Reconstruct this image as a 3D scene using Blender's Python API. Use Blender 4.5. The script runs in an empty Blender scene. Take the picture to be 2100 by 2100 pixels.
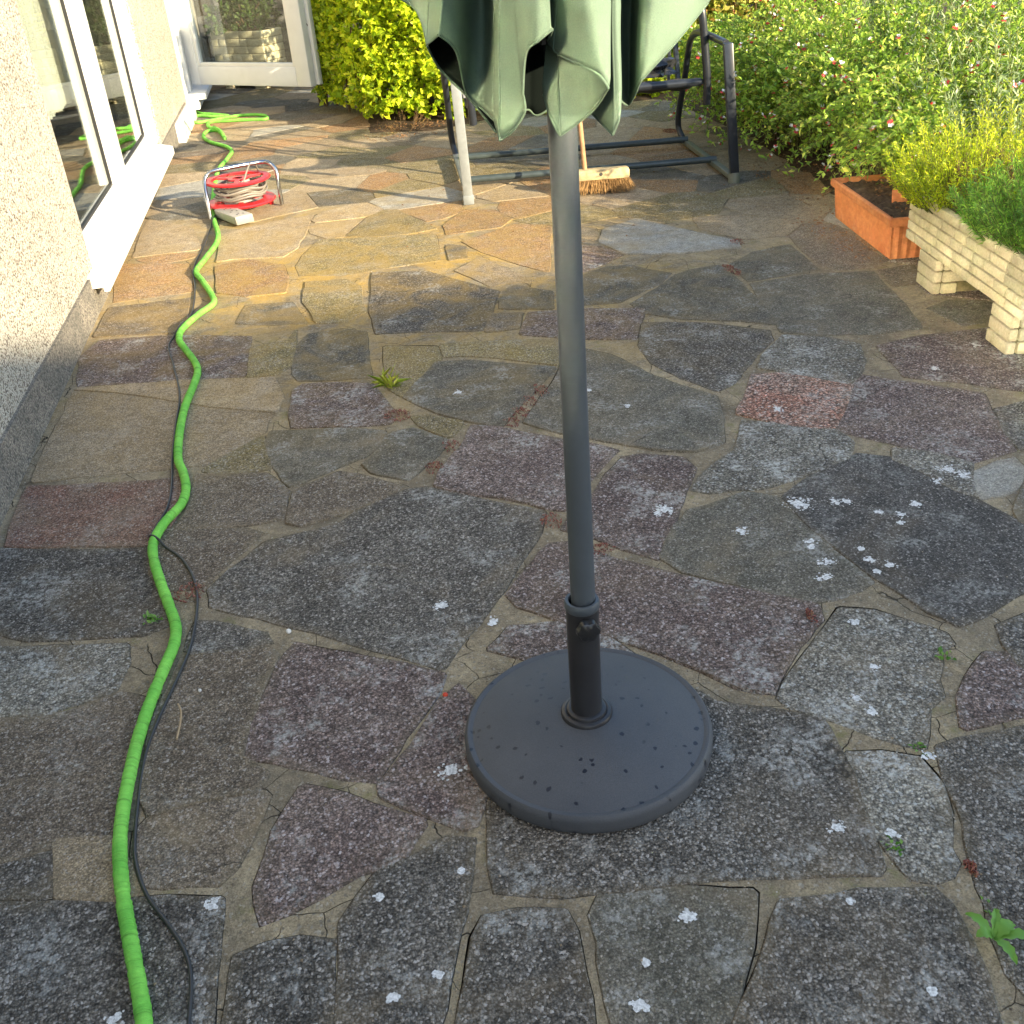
import bpy, bmesh, math, random
import numpy as np
from mathutils import Vector, Matrix, noise
from mathutils.geometry import delaunay_2d_cdt
R=random.Random(7)
NP=np.random.default_rng(11)
SC=bpy.context.scene
COL=SC.collection
# ---------------------------------------------------------------- camera, world, sun, exposure
def make_camera():
    cd=bpy.data.cameras.new('camera'); co=bpy.data.objects.new('camera',cd); COL.objects.link(co)
    p,r,w=math.radians(30.462),math.radians(-4.725),math.radians(8.936)
    fw=Vector((math.sin(w)*math.cos(p),math.cos(w)*math.cos(p),-math.sin(p)))
    rt=Vector((math.cos(w),-math.sin(w),0)); up=rt.cross(fw)
    rt2=rt*math.cos(r)+up*math.sin(r); up2=-rt*math.sin(r)+up*math.cos(r)
    m=Matrix((rt2,up2,-fw)).transposed().to_4x4(); m.translation=Vector((0,0,1.5)); co.matrix_world=m
    cd.sensor_width=36; cd.lens=36*2068.83/2100; cd.shift_y=-17.2/2100; cd.clip_start=.05; cd.clip_end=500
    SC.camera=co
make_camera()
SUN_EL=math.radians(17.2); SUN_XY=(.66,-.751)
W=bpy.data.worlds.new('World'); SC.world=W; W.use_nodes=True
wn=W.node_tree.nodes; wl=W.node_tree.links; wn.clear()
wo=wn.new('ShaderNodeOutputWorld'); wb=wn.new('ShaderNodeBackground'); ws=wn.new('ShaderNodeTexSky')
ws.sky_type='NISHITA'; ws.sun_disc=False; ws.sun_elevation=SUN_EL; ws.ozone_density=1.15; ws.dust_density=.8; ws.sun_rotation=math.atan2(SUN_XY[0],SUN_XY[1])
wb.inputs[1].default_value=.15; wl.new(ws.outputs[0],wb.inputs[0]); wl.new(wb.outputs[0],wo.inputs[0])
sd=bpy.data.lights.new('sun','SUN'); sd.energy=4.4; sd.angle=math.radians(.55); sd.color=(1,.84,.58)
so=bpy.data.objects.new('sun',sd); COL.objects.link(so); so.location=(8,-10,6)
so.rotation_euler=Vector((SUN_XY[0]*math.cos(SUN_EL),SUN_XY[1]*math.cos(SUN_EL),math.sin(SUN_EL))).to_track_quat('Z','Y').to_euler()
SC.view_settings.view_transform='Standard'; SC.view_settings.look='None'; SC.view_settings.gamma=1
SC.view_settings.use_curve_mapping=False; SC.view_settings.exposure=1.75
SC.render.engine='CYCLES'; SC.cycles.max_bounces=8; SC.cycles.transparent_max_bounces=16; SC.cycles.use_denoising=True
SC.cycles.blur_glossy=0; SC.cycles.sample_clamp_indirect=0  # sunlight mirrored by the unseen second window reaches the planters

# surveyed outlines of the patio (metres, wall along x = -1.13)
STONES=[
('d',[(0.107,1.201),(0.113,1.291),(0.13,1.402),(0.158,1.517),(0.249,1.588),(0.485,1.671),(0.623,1.594),(0.65,1.55),(0.778,1.489),(0.841,1.445),(0.842,1.417),(0.82,1.29),(0.79,1.162),(0.771,1.077),(0.761,1.069),(0.62,1.096),(0.427,1.135),(0.272,1.162),(0.162,1.185)]),
('w',[(0.847,1.34),(0.91,1.323),(0.967,1.292),(0.968,1.224),(0.945,1.162),(0.898,1.085),(0.896,1.054),(0.874,1.035),(0.846,1.032),(0.818,1.045),(0.814,1.063),(0.811,1.15),(0.837,1.264)]),
('d',[(1.024,1.311),(1.123,1.314),(1.21,1.309),(1.297,1.302),(0.896,0.755),(0.872,0.796),(0.864,0.84),(0.883,0.914),(0.904,0.961),(0.921,1.028),(0.945,1.094),(0.972,1.159),(0.986,1.223)]),
('d',[(0.575,1.051),(0.712,1.04),(0.83,1.006),(0.838,0.975),(0.831,0.914),(0.818,0.848),(0.786,0.76),(0.747,0.677),(0.37,0.768),(0.44,0.876),(0.479,0.922),(0.522,0.98)]),
('g',[(0.282,1.144),(0.424,1.121),(0.535,1.082),(0.517,1.043),(0.49,0.987),(0.43,0.899),(0.352,0.772),(0.229,0.802),(0.244,0.905),(0.247,0.976),(0.259,1.056),(0.257,1.106)]),
('d',[(0.073,1.147),(0.132,1.148),(0.212,1.127),(0.22,1.083),(0.212,1.004),(0.202,0.916),(0.188,0.812),(-0.032,0.865),(0.004,0.965),(0.026,1.031),(0.051,1.111)]),
('d',[(0.079,1.321),(0.048,1.211),(0.017,1.129),(-0.014,1.041),(-0.038,0.968),(-0.067,0.874),(-0.192,0.904),(-0.175,1.067),(-0.167,1.198),(-0.099,1.285),(-0.034,1.302),(0.034,1.333)]),
('d',[(-0.357,1.18),(-0.303,1.193),(-0.243,1.191),(-0.185,1.168),(-0.189,1.07),(-0.208,0.908),(-0.375,0.948),(-0.364,1.105)]),
('p',[(-0.23,1.537),(-0.189,1.514),(-0.157,1.497),(-0.101,1.453),(-0.006,1.394),(-0.004,1.381),(-0.056,1.309),(-0.135,1.3),(-0.168,1.285),(-0.201,1.27),(-0.26,1.247),(-0.31,1.234),(-0.324,1.318),(-0.306,1.375),(-0.286,1.442)]),
('p',[(-0.24,2.032),(-0.077,1.925),(0.088,1.81),(0.068,1.754),(-0.019,1.63),(-0.083,1.518),(-0.148,1.543),(-0.211,1.588),(-0.337,1.662),(-0.344,1.721),(-0.317,1.818),(-0.282,1.951)]),
('p',[(0.075,1.723),(0.121,1.762),(0.153,1.666),(0.115,1.609),(0.102,1.548),(0.107,1.493),(0.114,1.425),(0.087,1.365),(0.072,1.361),(0.001,1.42),(-0.07,1.482),(-0.071,1.503),(0.005,1.599)]),
('p',[(0.214,1.873),(0.277,1.935),(0.403,1.912),(0.472,1.853),(0.529,1.744),(0.55,1.691),(0.49,1.688),(0.297,1.812)]),
('p',[(0.451,2.269),(0.499,2.262),(0.549,2.2),(0.599,2.141),(0.74,2.014),(0.88,1.899),(0.996,1.806),(0.983,1.764),(0.893,1.687),(0.811,1.595),(0.779,1.552),(0.712,1.594),(0.629,1.703),(0.499,1.847),(0.409,1.919),(0.311,2.018),(0.295,2.073),(0.348,2.145),(0.418,2.235)]),
('w',[(1.053,1.783),(1.124,1.75),(1.23,1.63),(1.228,1.596),(1.187,1.58),(1.164,1.539),(1.13,1.499),(1.112,1.449),(1.064,1.423),(0.995,1.319),(0.96,1.344),(0.893,1.414),(0.799,1.506),(0.793,1.528),(0.829,1.571),(0.963,1.701)]),
('p',[(1.107,1.35),(1.15,1.426),(1.204,1.478),(1.281,1.537),(1.314,1.529),(1.316,1.463),(1.352,1.377),(1.337,1.356),(1.241,1.355)]),
('d',[(1.361,1.619),(1.437,1.638),(1.563,1.665),(1.368,1.399),(1.334,1.489),(1.34,1.555)]),
('k',[(1.462,2.47),(1.538,2.419),(1.588,2.288),(1.636,2.114),(1.67,1.976),(1.719,1.818),(1.696,1.787),(1.499,1.728),(1.361,1.668),(1.278,1.65),(1.243,1.71),(1.195,1.868),(1.171,2.038),(1.149,2.229),(1.145,2.307),(1.248,2.379)]),
('g',[(0.868,2.321),(1.053,2.366),(1.125,2.304),(1.13,2.211),(1.149,2.018),(1.177,1.862),(1.131,1.838),(1.063,1.822),(1.006,1.826),(0.925,1.89),(0.751,2.045),(0.724,2.118),(0.763,2.186),(0.805,2.252)]),
('p',[(0.786,2.684),(0.846,2.686),(0.958,2.625),(0.968,2.55),(0.918,2.467),(0.861,2.376),(0.794,2.261),(0.751,2.196),(0.71,2.122),(0.638,2.193),(0.576,2.268),(0.501,2.333),(0.563,2.427),(0.616,2.472),(0.706,2.6)]),
('w',[(1.226,2.801),(1.394,2.688),(1.461,2.64),(1.475,2.554),(1.418,2.467),(1.265,2.414),(1.123,2.375),(0.96,2.397),(0.919,2.427),(0.997,2.519),(1.124,2.612)]),
('x',[(1.402,3.131),(1.501,3.108),(1.673,2.931),(1.56,2.774),(1.467,2.662),(1.398,2.695),(1.335,2.741),(1.239,2.86)]),
('p',[(1.748,3),(1.83,2.92),(2.042,2.73),(1.975,2.57),(1.892,2.357),(1.741,2.338),(1.665,2.418),(1.592,2.517),(1.479,2.654),(1.552,2.751),(1.642,2.878)]),
('d',[(2.016,2.605),(2.115,2.62),(2.244,2.594),(2.007,2.271),(1.929,2.351),(1.952,2.455)]),
('l',[(1.714,2.269),(1.808,2.305),(1.872,2.311),(1.861,2.253),(1.789,2.172),(1.715,2.14),(1.653,2.136),(1.671,2.202)]),
('w',[(1.578,2.47),(1.671,2.412),(1.739,2.321),(1.704,2.272),(1.66,2.205),(1.644,2.151),(1.605,2.227),(1.576,2.336),(1.544,2.409)]),
('p',[(1.933,3.217),(2.127,3.249),(2.365,3.229),(2.699,3.214),(2.256,2.611),(2.173,2.704),(2.036,2.824),(1.881,2.94),(1.897,3.013)]),
('w',[(1.506,3.274),(1.659,3.436),(1.789,3.366),(1.874,3.258),(1.821,3.109),(1.742,3.007),(1.675,2.954),(1.527,3.108),(1.453,3.188)]),
('d',[(1.199,3.777),(1.429,3.683),(1.632,3.513),(1.602,3.417),(1.484,3.304),(1.403,3.207),(1.301,3.094),(1.237,3.06),(1.161,3.196),(1.104,3.364),(1.112,3.552)]),
('g',[(0.729,3.344),(0.818,3.54),(0.889,3.593),(0.994,3.461),(1.06,3.26),(1.136,3.127),(1.211,3.014),(1.179,2.882),(1.109,2.686),(1.008,2.66),(0.892,2.723),(0.797,2.795),(0.705,2.867),(0.636,2.928),(0.548,3.035),(0.633,3.175)]),
('g',[(0.327,3.668),(0.463,3.638),(0.742,3.449),(0.67,3.34),(0.549,3.177),(0.461,3.04),(0.352,3.123),(0.272,3.214),(0.179,3.389),(0.246,3.515)]),
('m',[(0.148,3.914),(0.343,3.837),(0.344,3.713),(0.251,3.555),(0.169,3.407),(0.133,3.485),(0.135,3.719)]),
('m',[(0.371,3.85),(0.605,3.8),(0.805,3.733),(0.759,3.486),(0.471,3.687),(0.363,3.717)]),
('p',[(0.368,3.065),(0.457,3.021),(0.622,2.872),(0.708,2.81),(0.776,2.736),(0.707,2.656),(0.627,2.565),(0.532,2.434),(0.5,2.45),(0.408,2.535),(0.312,2.599),(0.2,2.697),(0.222,2.771),(0.312,2.917)]),
('g',[(0.088,3.097),(0.167,3.111),(0.267,2.984),(0.185,2.864),(0.112,2.769),(0.014,2.848),(-0.007,2.911),(0.061,3.004)]),
('g',[(-0.319,3.181),(-0.307,3.257),(-0.068,3.194),(0.07,3.124),(0.044,3.026),(-0.01,2.965),(-0.082,2.937),(-0.214,2.857),(-0.245,2.843),(-0.297,2.999)]),
('d',[(0.11,2.696),(0.164,2.692),(0.317,2.561),(0.469,2.445),(0.434,2.337),(0.317,2.149),(0.228,2.023),(0.162,1.947),(0.092,1.842),(0.03,1.892),(-0.13,2.01),(-0.258,2.105),(-0.452,2.25),(-0.464,2.329),(-0.416,2.405),(-0.317,2.521),(-0.102,2.553),(-0.047,2.617),(0.048,2.673)]),
('b',[(-0.226,2.795),(-0.092,2.873),(-0.012,2.817),(0.09,2.72),(0.017,2.67),(-0.098,2.624),(-0.214,2.593),(-0.249,2.619),(-0.237,2.721)]),
('b',[(-0.542,3.011),(-0.325,2.949),(-0.259,2.812),(-0.267,2.65),(-0.372,2.641),(-0.577,2.688),(-0.554,2.789),(-0.546,2.901)]),
('r',[(-1.077,3.106),(-0.69,3.013),(-0.596,3.014),(-0.571,2.916),(-0.574,2.849),(-0.625,2.643),(-0.657,2.618),(-0.776,2.656),(-1.064,2.747),(-1.074,2.906)]),
('t',[(-1.064,3.92),(-0.679,3.851),(-0.308,3.745),(-0.272,3.53),(-0.293,3.432),(-0.526,3.559),(-0.731,3.709),(-0.918,3.839)]),
('t',[(-1.07,3.88),(-0.915,3.817),(-0.729,3.683),(-0.525,3.54),(-0.297,3.41),(-0.321,3.354),(-0.333,3.266),(-0.529,3.097),(-0.649,3.1),(-0.843,3.128),(-1.071,3.156),(-1.084,3.401),(-1.072,3.632)]),
('d',[(-1.183,2.767),(-0.772,2.628),(-0.655,2.6),(-0.634,2.47),(-0.591,2.328),(-0.558,2.199),(-0.622,2.178),(-0.909,2.247),(-0.988,2.298),(-1.071,2.318)]),
('b',[(-0.604,2.685),(-0.371,2.61),(-0.334,2.577),(-0.379,2.501),(-0.461,2.398),(-0.482,2.353),(-0.552,2.361),(-0.595,2.375),(-0.623,2.459),(-0.636,2.562)]),
('w',[(-1.053,2.246),(-0.661,2.143),(-0.648,2.068),(-0.661,1.972),(-0.802,1.934),(-0.984,1.97)]),
('b',[(-0.979,1.951),(-0.793,1.917),(-0.646,1.949),(-0.55,1.884),(-0.581,1.77),(-0.59,1.646),(-0.6,1.522),(-0.715,1.526),(-0.811,1.512),(-0.871,1.518)]),
('b',[(-0.533,1.536),(-0.447,1.551),(-0.315,1.548),(-0.308,1.538),(-0.337,1.456),(-0.367,1.373),(-0.392,1.343),(-0.538,1.377),(-0.557,1.458),(-0.555,1.51)]),
('b',[(-0.51,2.044),(-0.314,2.045),(-0.288,1.993),(-0.333,1.859),(-0.361,1.726),(-0.367,1.662),(-0.311,1.6),(-0.329,1.567),(-0.448,1.566),(-0.532,1.552),(-0.556,1.606),(-0.557,1.764),(-0.537,1.899)]),
('d',[(-0.486,2.189),(-0.403,2.149),(-0.317,2.089),(-0.301,2.05),(-0.356,2.04),(-0.486,2.058),(-0.504,2.078)]),
('d',[(-0.864,1.491),(-0.71,1.498),(-0.695,1.404),(-0.721,1.405),(-0.852,1.445)]),
('t',[(-0.709,1.524),(-0.599,1.502),(-0.541,1.364),(-0.576,1.361),(-0.683,1.389)]),
('d',[(-0.842,1.404),(-0.785,1.396),(-0.579,1.351),(-0.387,1.304),(-0.385,1.268),(-0.386,1.182),(-0.391,1.104),(-0.395,0.953),(-0.751,1.039)]),
('p',[(-1.114,4.271),(-1.055,4.459),(-0.801,4.411),(-0.409,4.255),(-0.413,3.856),(-0.421,3.793),(-0.686,3.871),(-1.061,3.945)]),
('m',[(-0.39,4.131),(-0.24,4.136),(-0.21,4.255),(-0.24,3.846),(-0.294,3.777),(-0.397,3.794)]),
('g',[(-0.233,3.996),(-0.155,4.186),(-0.016,4.197),(0.076,4.113),(0.068,3.879),(0.065,3.615),(-0.045,3.64),(-0.199,3.693),(-0.223,3.761)]),
('p',[(-0.223,3.587),(-0.19,3.631),(-0.048,3.594),(0.061,3.548),(0.101,3.369),(0.127,3.243),(0.094,3.184),(-0.067,3.224),(-0.23,3.273),(-0.237,3.384)]),
('m',[(0.178,3.212),(0.229,3.202),(0.329,3.109),(0.283,3.015),(0.205,3.123)]),
('m',[(-0.517,3.043),(-0.341,3.226),(-0.317,2.987),(-0.427,2.998)]),
('o',[(-1.125,5.656),(-0.76,5.511),(-0.705,5.02),(-1.068,5.009)]),
('o',[(-0.601,5.391),(-0.447,5.449),(-0.27,5.271),(-0.244,5.064),(-0.26,4.804),(-0.43,4.82),(-0.57,4.937)]),
('t',[(-1.075,6.614),(-0.786,6.267),(-0.722,5.773),(-1.073,5.776),(-1.084,6.168)]),
('b',[(-1.08,4.918),(-0.714,4.908),(-0.697,4.535),(-0.746,4.43),(-1.084,4.531)]),
('g',[(-0.432,4.685),(-0.231,4.648),(-0.163,4.325),(-0.343,4.384),(-0.467,4.449)]),
('t',[(-0.605,6.034),(-0.303,6.193),(-0.082,6.238),(-0.195,5.55),(-0.264,5.426),(-0.524,5.494),(-0.606,5.482)]),
('m',[(-0.155,5.407),(-0.063,5.661),(0.219,5.583),(0.553,5.479),(0.525,4.998),(0.2,4.994),(0.039,4.957),(-0.175,5.052),(-0.191,5.226)]),
('m',[(-0.152,4.918),(0.035,4.879),(0.097,4.725),(0.092,4.37),(0.002,4.279),(-0.112,4.311),(-0.164,4.612)]),
('d',[(0.186,4.919),(0.432,4.837),(0.648,4.487),(0.708,4.405),(0.614,4.118),(0.562,3.951),(0.344,4.012),(0.127,4.08),(0.124,4.393),(0.164,4.772)]),
('g',[(0.795,4.447),(0.929,4.31),(0.888,4.096),(0.682,4.182),(0.702,4.285)]),
('b',[(0.626,4.12),(0.755,4.088),(0.697,3.916),(0.572,3.921)]),
('p',[(0.788,4.067),(0.986,4.027),(1.241,3.935),(1.115,3.622),(0.906,3.718),(0.709,3.846)]),
('g',[(1.1,4.454),(1.264,4.554),(1.363,4.535),(1.509,4.341),(1.413,4.227),(1.182,4.06),(1.004,4.084)]),
('g',[(1.223,4.014),(1.425,4.19),(1.523,4.293),(1.597,4.335),(1.744,4.347),(1.743,4.068),(1.713,3.773),(1.675,3.57),(1.555,3.671),(1.363,3.763),(1.244,3.879)]),
('g',[(1.781,4.052),(2.045,4.063),(2.326,3.995),(2.267,3.708),(2.165,3.328),(1.989,3.333),(1.801,3.391),(1.672,3.479),(1.747,3.879)]),
('g',[(2.166,4.508),(2.13,4.123),(1.979,4.1),(1.786,4.088),(1.81,4.351),(1.97,4.476)]),
('b',[(2.394,4.807),(2.516,4.714),(2.453,4.121),(2.369,4.066),(2.22,4.074),(2.175,4.179),(2.206,4.508),(2.238,4.641)]),
('l',[(1.428,5.168),(1.641,5.291),(1.804,4.986),(1.961,4.672),(1.94,4.585),(1.668,4.606),(1.405,4.709),(1.342,4.944)]),
('t',[(1.93,5.171),(2.178,5.117),(2.379,4.836),(2.233,4.674),(2.026,4.681),(1.889,4.966)]),
('b',[(2.359,4.004),(2.53,4.01),(2.412,3.793),(2.32,3.795)]),
('g',[(2.303,3.506),(2.421,3.558),(2.545,3.506),(2.575,3.393),(2.417,3.299),(2.328,3.299)]),
('o',[(0.625,5.456),(0.63,5.637),(0.797,5.926),(0.953,5.846),(1.001,5.597),(0.915,5.463)]),
('o',[(0.69,5.273),(1.004,5.477),(1.169,5.373),(0.989,4.598),(0.848,4.841),(0.75,5.04)]),
('g',[(0.6,5.241),(0.677,5.174),(0.658,4.966),(0.57,4.977)]),
('t',[(0.57,4.793),(0.719,4.957),(0.847,4.626),(0.897,4.477),(0.765,4.51),(0.692,4.484)]),
('p',[(1.216,4.953),(1.334,4.868),(1.388,4.698),(1.28,4.609),(1.104,4.512)]),
('t',[(1.301,5.309),(1.39,5.22),(1.357,4.999),(1.234,5.016)]),
]
HOSE=[(-0.484,1.026),(-0.49,1.079),(-0.507,1.151),(-0.533,1.25),(-0.557,1.346),(-0.578,1.463),(-0.585,1.559),(-0.584,1.678),(-0.579,1.773),(-0.565,1.893),(-0.547,2.003),(-0.532,2.092),(-0.535,2.17),(-0.561,2.27),(-0.599,2.407),(-0.626,2.523),(-0.633,2.611),(-0.611,2.71),(-0.573,2.81),(-0.567,2.91),(-0.585,3.025),(-0.609,3.128),(-0.621,3.317),(-0.621,3.543),(-0.603,3.736),(-0.598,3.896),(-0.621,4.02),(-0.675,4.193),(-0.703,4.3),(-0.7,4.433),(-0.641,4.608),(-0.584,4.737),(-0.6,4.879),(-0.657,5.117),(-0.701,5.3),(-0.674,5.5),(-0.628,5.795),(-0.629,6.023),(-0.667,6.35),(-0.697,6.775),(-0.717,7.329),(-0.719,7.862),(-0.675,8.231),(-0.651,8.537),(-0.711,8.777),(-0.844,9.048),(-0.919,9.343),(-0.908,9.598),(-0.817,9.593),(-0.752,9.289),(-0.733,9.15),(-0.792,9.47),(-0.869,9.708),(-0.917,9.908),(-0.9,10.1),(-0.745,10.056),(-0.552,9.986),(-0.408,9.919),(-0.39,10.027),(-0.436,10.181),(-0.584,10.282),(-0.755,10.274),(-0.919,10.172),(-1.037,10.162),(-1.089,10.346),(-1.054,10.54),(-0.908,10.409),(-0.757,10.338),(-0.915,10.54),(-1.044,10.694),(-1.108,11.039),(-1.123,11.404),(-1.197,11.834),(-1.297,12.27)]
CABLE=[(-0.421,1.017),(-0.422,1.069),(-0.424,1.147),(-0.437,1.202),(-0.468,1.263),(-0.515,1.341),(-0.542,1.411),(-0.555,1.479),(-0.562,1.606),(-0.561,1.729),(-0.542,1.84),(-0.511,1.985),(-0.494,2.094),(-0.49,2.239),(-0.503,2.366),(-0.549,2.501),(-0.618,2.602),(-0.648,2.635),(-0.643,2.691),(-0.618,2.809),(-0.617,2.946),(-0.635,3.177),(-0.646,3.435),(-0.654,3.701),(-0.705,4.019),(-0.746,4.279),(-0.703,4.462),(-0.679,4.668),(-0.69,5.033),(-0.722,5.409),(-0.696,5.863),(-0.678,6.268),(-0.643,6.511)]
SEDUM=[(0.131,3.238,0.05,0.052),(0.652,3.268,0.027,0.055),(0.596,3.193,0.026,0.044),(0.546,3.106,0.033,0.05),(0.501,3.048,0.029,0.037),(0.279,2.94,0.032,0.045),(0.206,2.812,0.031,0.042),(0.484,2.388,0.03,0.045),(0.579,2.201,0.04,0.031),(-0.514,2.332,0.044,0.046),(0.973,1.764,0.01,0.033),(2.579,7.444,0.056,0.078),(1.968,4.662,0.036,0.044),(1.776,4.266,0.033,0.091),(0.919,1.034,0.008,0.019),(2.963,7.643,0.032,0.063)]
LICHEN=[(1.169,2.255,0.049,0.052),(1.267,2.238,0.02,0.023),(1.298,2.228,0.017,0.021),(1.465,2.158,0.024,0.023),(0.806,2.344,0.039,0.043),(1.074,1.91,0.026,0.026),(0.966,2.174,0.025,0.027),(1.352,2.15,0.014,0.017),(1.401,2.12,0.017,0.022),(0.411,1.063,0.021,0.019),(-0.398,1.295,0.021,0.019),(0.284,0.928,0.02,0.016),(1.654,2.302,0.038,0.039),(1.671,2.263,0.035,0.032),(-0.098,1.037,0.012,0.011),(-0.021,1.06,0.012,0.009),(1.22,1.998,0.013,0.015),(1.215,1.947,0.016,0.02),(1.208,1.893,0.01,0.014),(1.38,2.083,0.016,0.014),(0.993,1.299,0.018,0.018),(1.059,1.724,0.019,0.014),(1.025,1.568,0.014,0.015),(0.829,1.137,0.015,0.013),(0.739,1.174,0.025,0.018),(-0.543,1.108,0.025,0.015),(0.065,1.502,0.037,0.026),(0.239,1.974,0.018,0.025),(0.938,1.485,0.015,0.017),(0.949,1.439,0.017,0.015),(1.365,2.836,0.017,0.032),(1.116,2.071,0.022,0.021),(1.11,1.968,0.029,0.022),(0.049,1.256,0.006,0.007),(-0.103,1.237,0.011,0.01),(0.316,0.996,0.007,0.007),(0.729,0.839,0.008,0.007),(0.907,3.033,0.016,0.017),(0.813,3.208,0.015,0.018),(0.365,3.35,0.024,0.028),(0.686,1.021,0.007,0.007),(1.105,2.047,0.016,0.013),(0.78,2.337,0.015,0.017),(1.253,1.91,0.018,0.022),(1.593,2.256,0.02,0.025),(2.249,3.099,0.029,0.031),(2.005,2.957,0.025,0.024),(0.122,2.077,0.024,0.022),(0.129,2.075,0.014,0.014)]
CAN=[
((0.158,1.671,1.397),(0.155,1.672,1.407),1),
((0.181,1.656,1.377),(0.177,1.657,1.394),0),
((0.182,1.594,1.339),(0.192,1.591,1.396),1),
((0.187,1.49,1.36),(0.196,1.488,1.402),1),
((0.214,1.524,1.333),(0.22,1.533,1.397),0),
((0.236,1.612,1.266),(0.258,1.637,1.388),0),
((0.26,1.606,1.238),(0.283,1.662,1.385),0),
((0.261,1.523,1.236),(0.278,1.571,1.39),1),
((0.254,1.453,1.222),(0.27,1.47,1.396),1),
((0.269,1.429,1.238),(0.277,1.448,1.397),0),
((0.284,1.415,1.262),(0.279,1.427,1.398),0),
((0.281,1.406,1.287),(0.28,1.416,1.399),1),
((0.284,1.384,1.338),(0.288,1.383,1.4),0),
((0.296,1.361,1.354),(0.298,1.36,1.4),0),
((0.314,1.357,1.366),(0.313,1.357,1.399),1),
((0.327,1.446,1.344),(0.326,1.426,1.394),0),
((0.328,1.477,1.345),(0.336,1.465,1.391),1),
((0.332,1.424,1.332),(0.336,1.403,1.395),0),
((0.35,1.389,1.321),(0.348,1.369,1.395),0),
((0.373,1.363,1.308),(0.365,1.355,1.395),0),
((0.386,1.36,1.29),(0.398,1.378,1.391),1),
((0.374,1.404,1.255),(0.385,1.443,1.36),0),
((0.335,1.429,1.224),(0.349,1.461,1.362),1),
((0.326,1.441,1.245),(0.344,1.473,1.361),0),
((0.322,1.463,1.275),(0.34,1.479,1.361),1),
]
CAN2=[
((0.395,1.492,1.243),(0.409,1.488,1.384),0),
((0.39,1.462,1.243),(0.408,1.458,1.386),1),
((0.399,1.388,1.225),(0.403,1.387,1.39),1),
((0.407,1.386,1.245),(0.408,1.386,1.39),0),
((0.412,1.395,1.267),(0.416,1.394,1.388),1),
((0.436,1.472,1.252),(0.452,1.509,1.379),0),
((0.461,1.517,1.24),(0.478,1.544,1.375),0),
((0.451,1.447,1.268),(0.46,1.445,1.382),1),
((0.454,1.426,1.287),(0.465,1.413,1.383),0),
((0.5,1.425,1.328),(0.51,1.423,1.379),0),
((0.555,1.453,1.37),(0.566,1.451,1.384),1),
((0.575,1.572,1.353),(0.586,1.569,1.377),0),
((0.518,1.627,1.262),(0.532,1.623,1.366),0),
((0.48,1.667,1.223),(0.483,1.666,1.368),0),
((0.414,1.713,1.223),(0.42,1.712,1.371),0),
((0.368,1.724,1.203),(0.378,1.722,1.374),0),
((0.346,1.719,1.214),(0.358,1.726,1.375),0),
((0.283,1.652,1.197),(0.321,1.715,1.379),1),
((0.248,1.671,1.248),(0.274,1.695,1.384),0),
((0.208,1.67,1.293),(0.234,1.684,1.388),0),
((0.184,1.614,1.335),(0.197,1.621,1.394),1),
]

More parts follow.
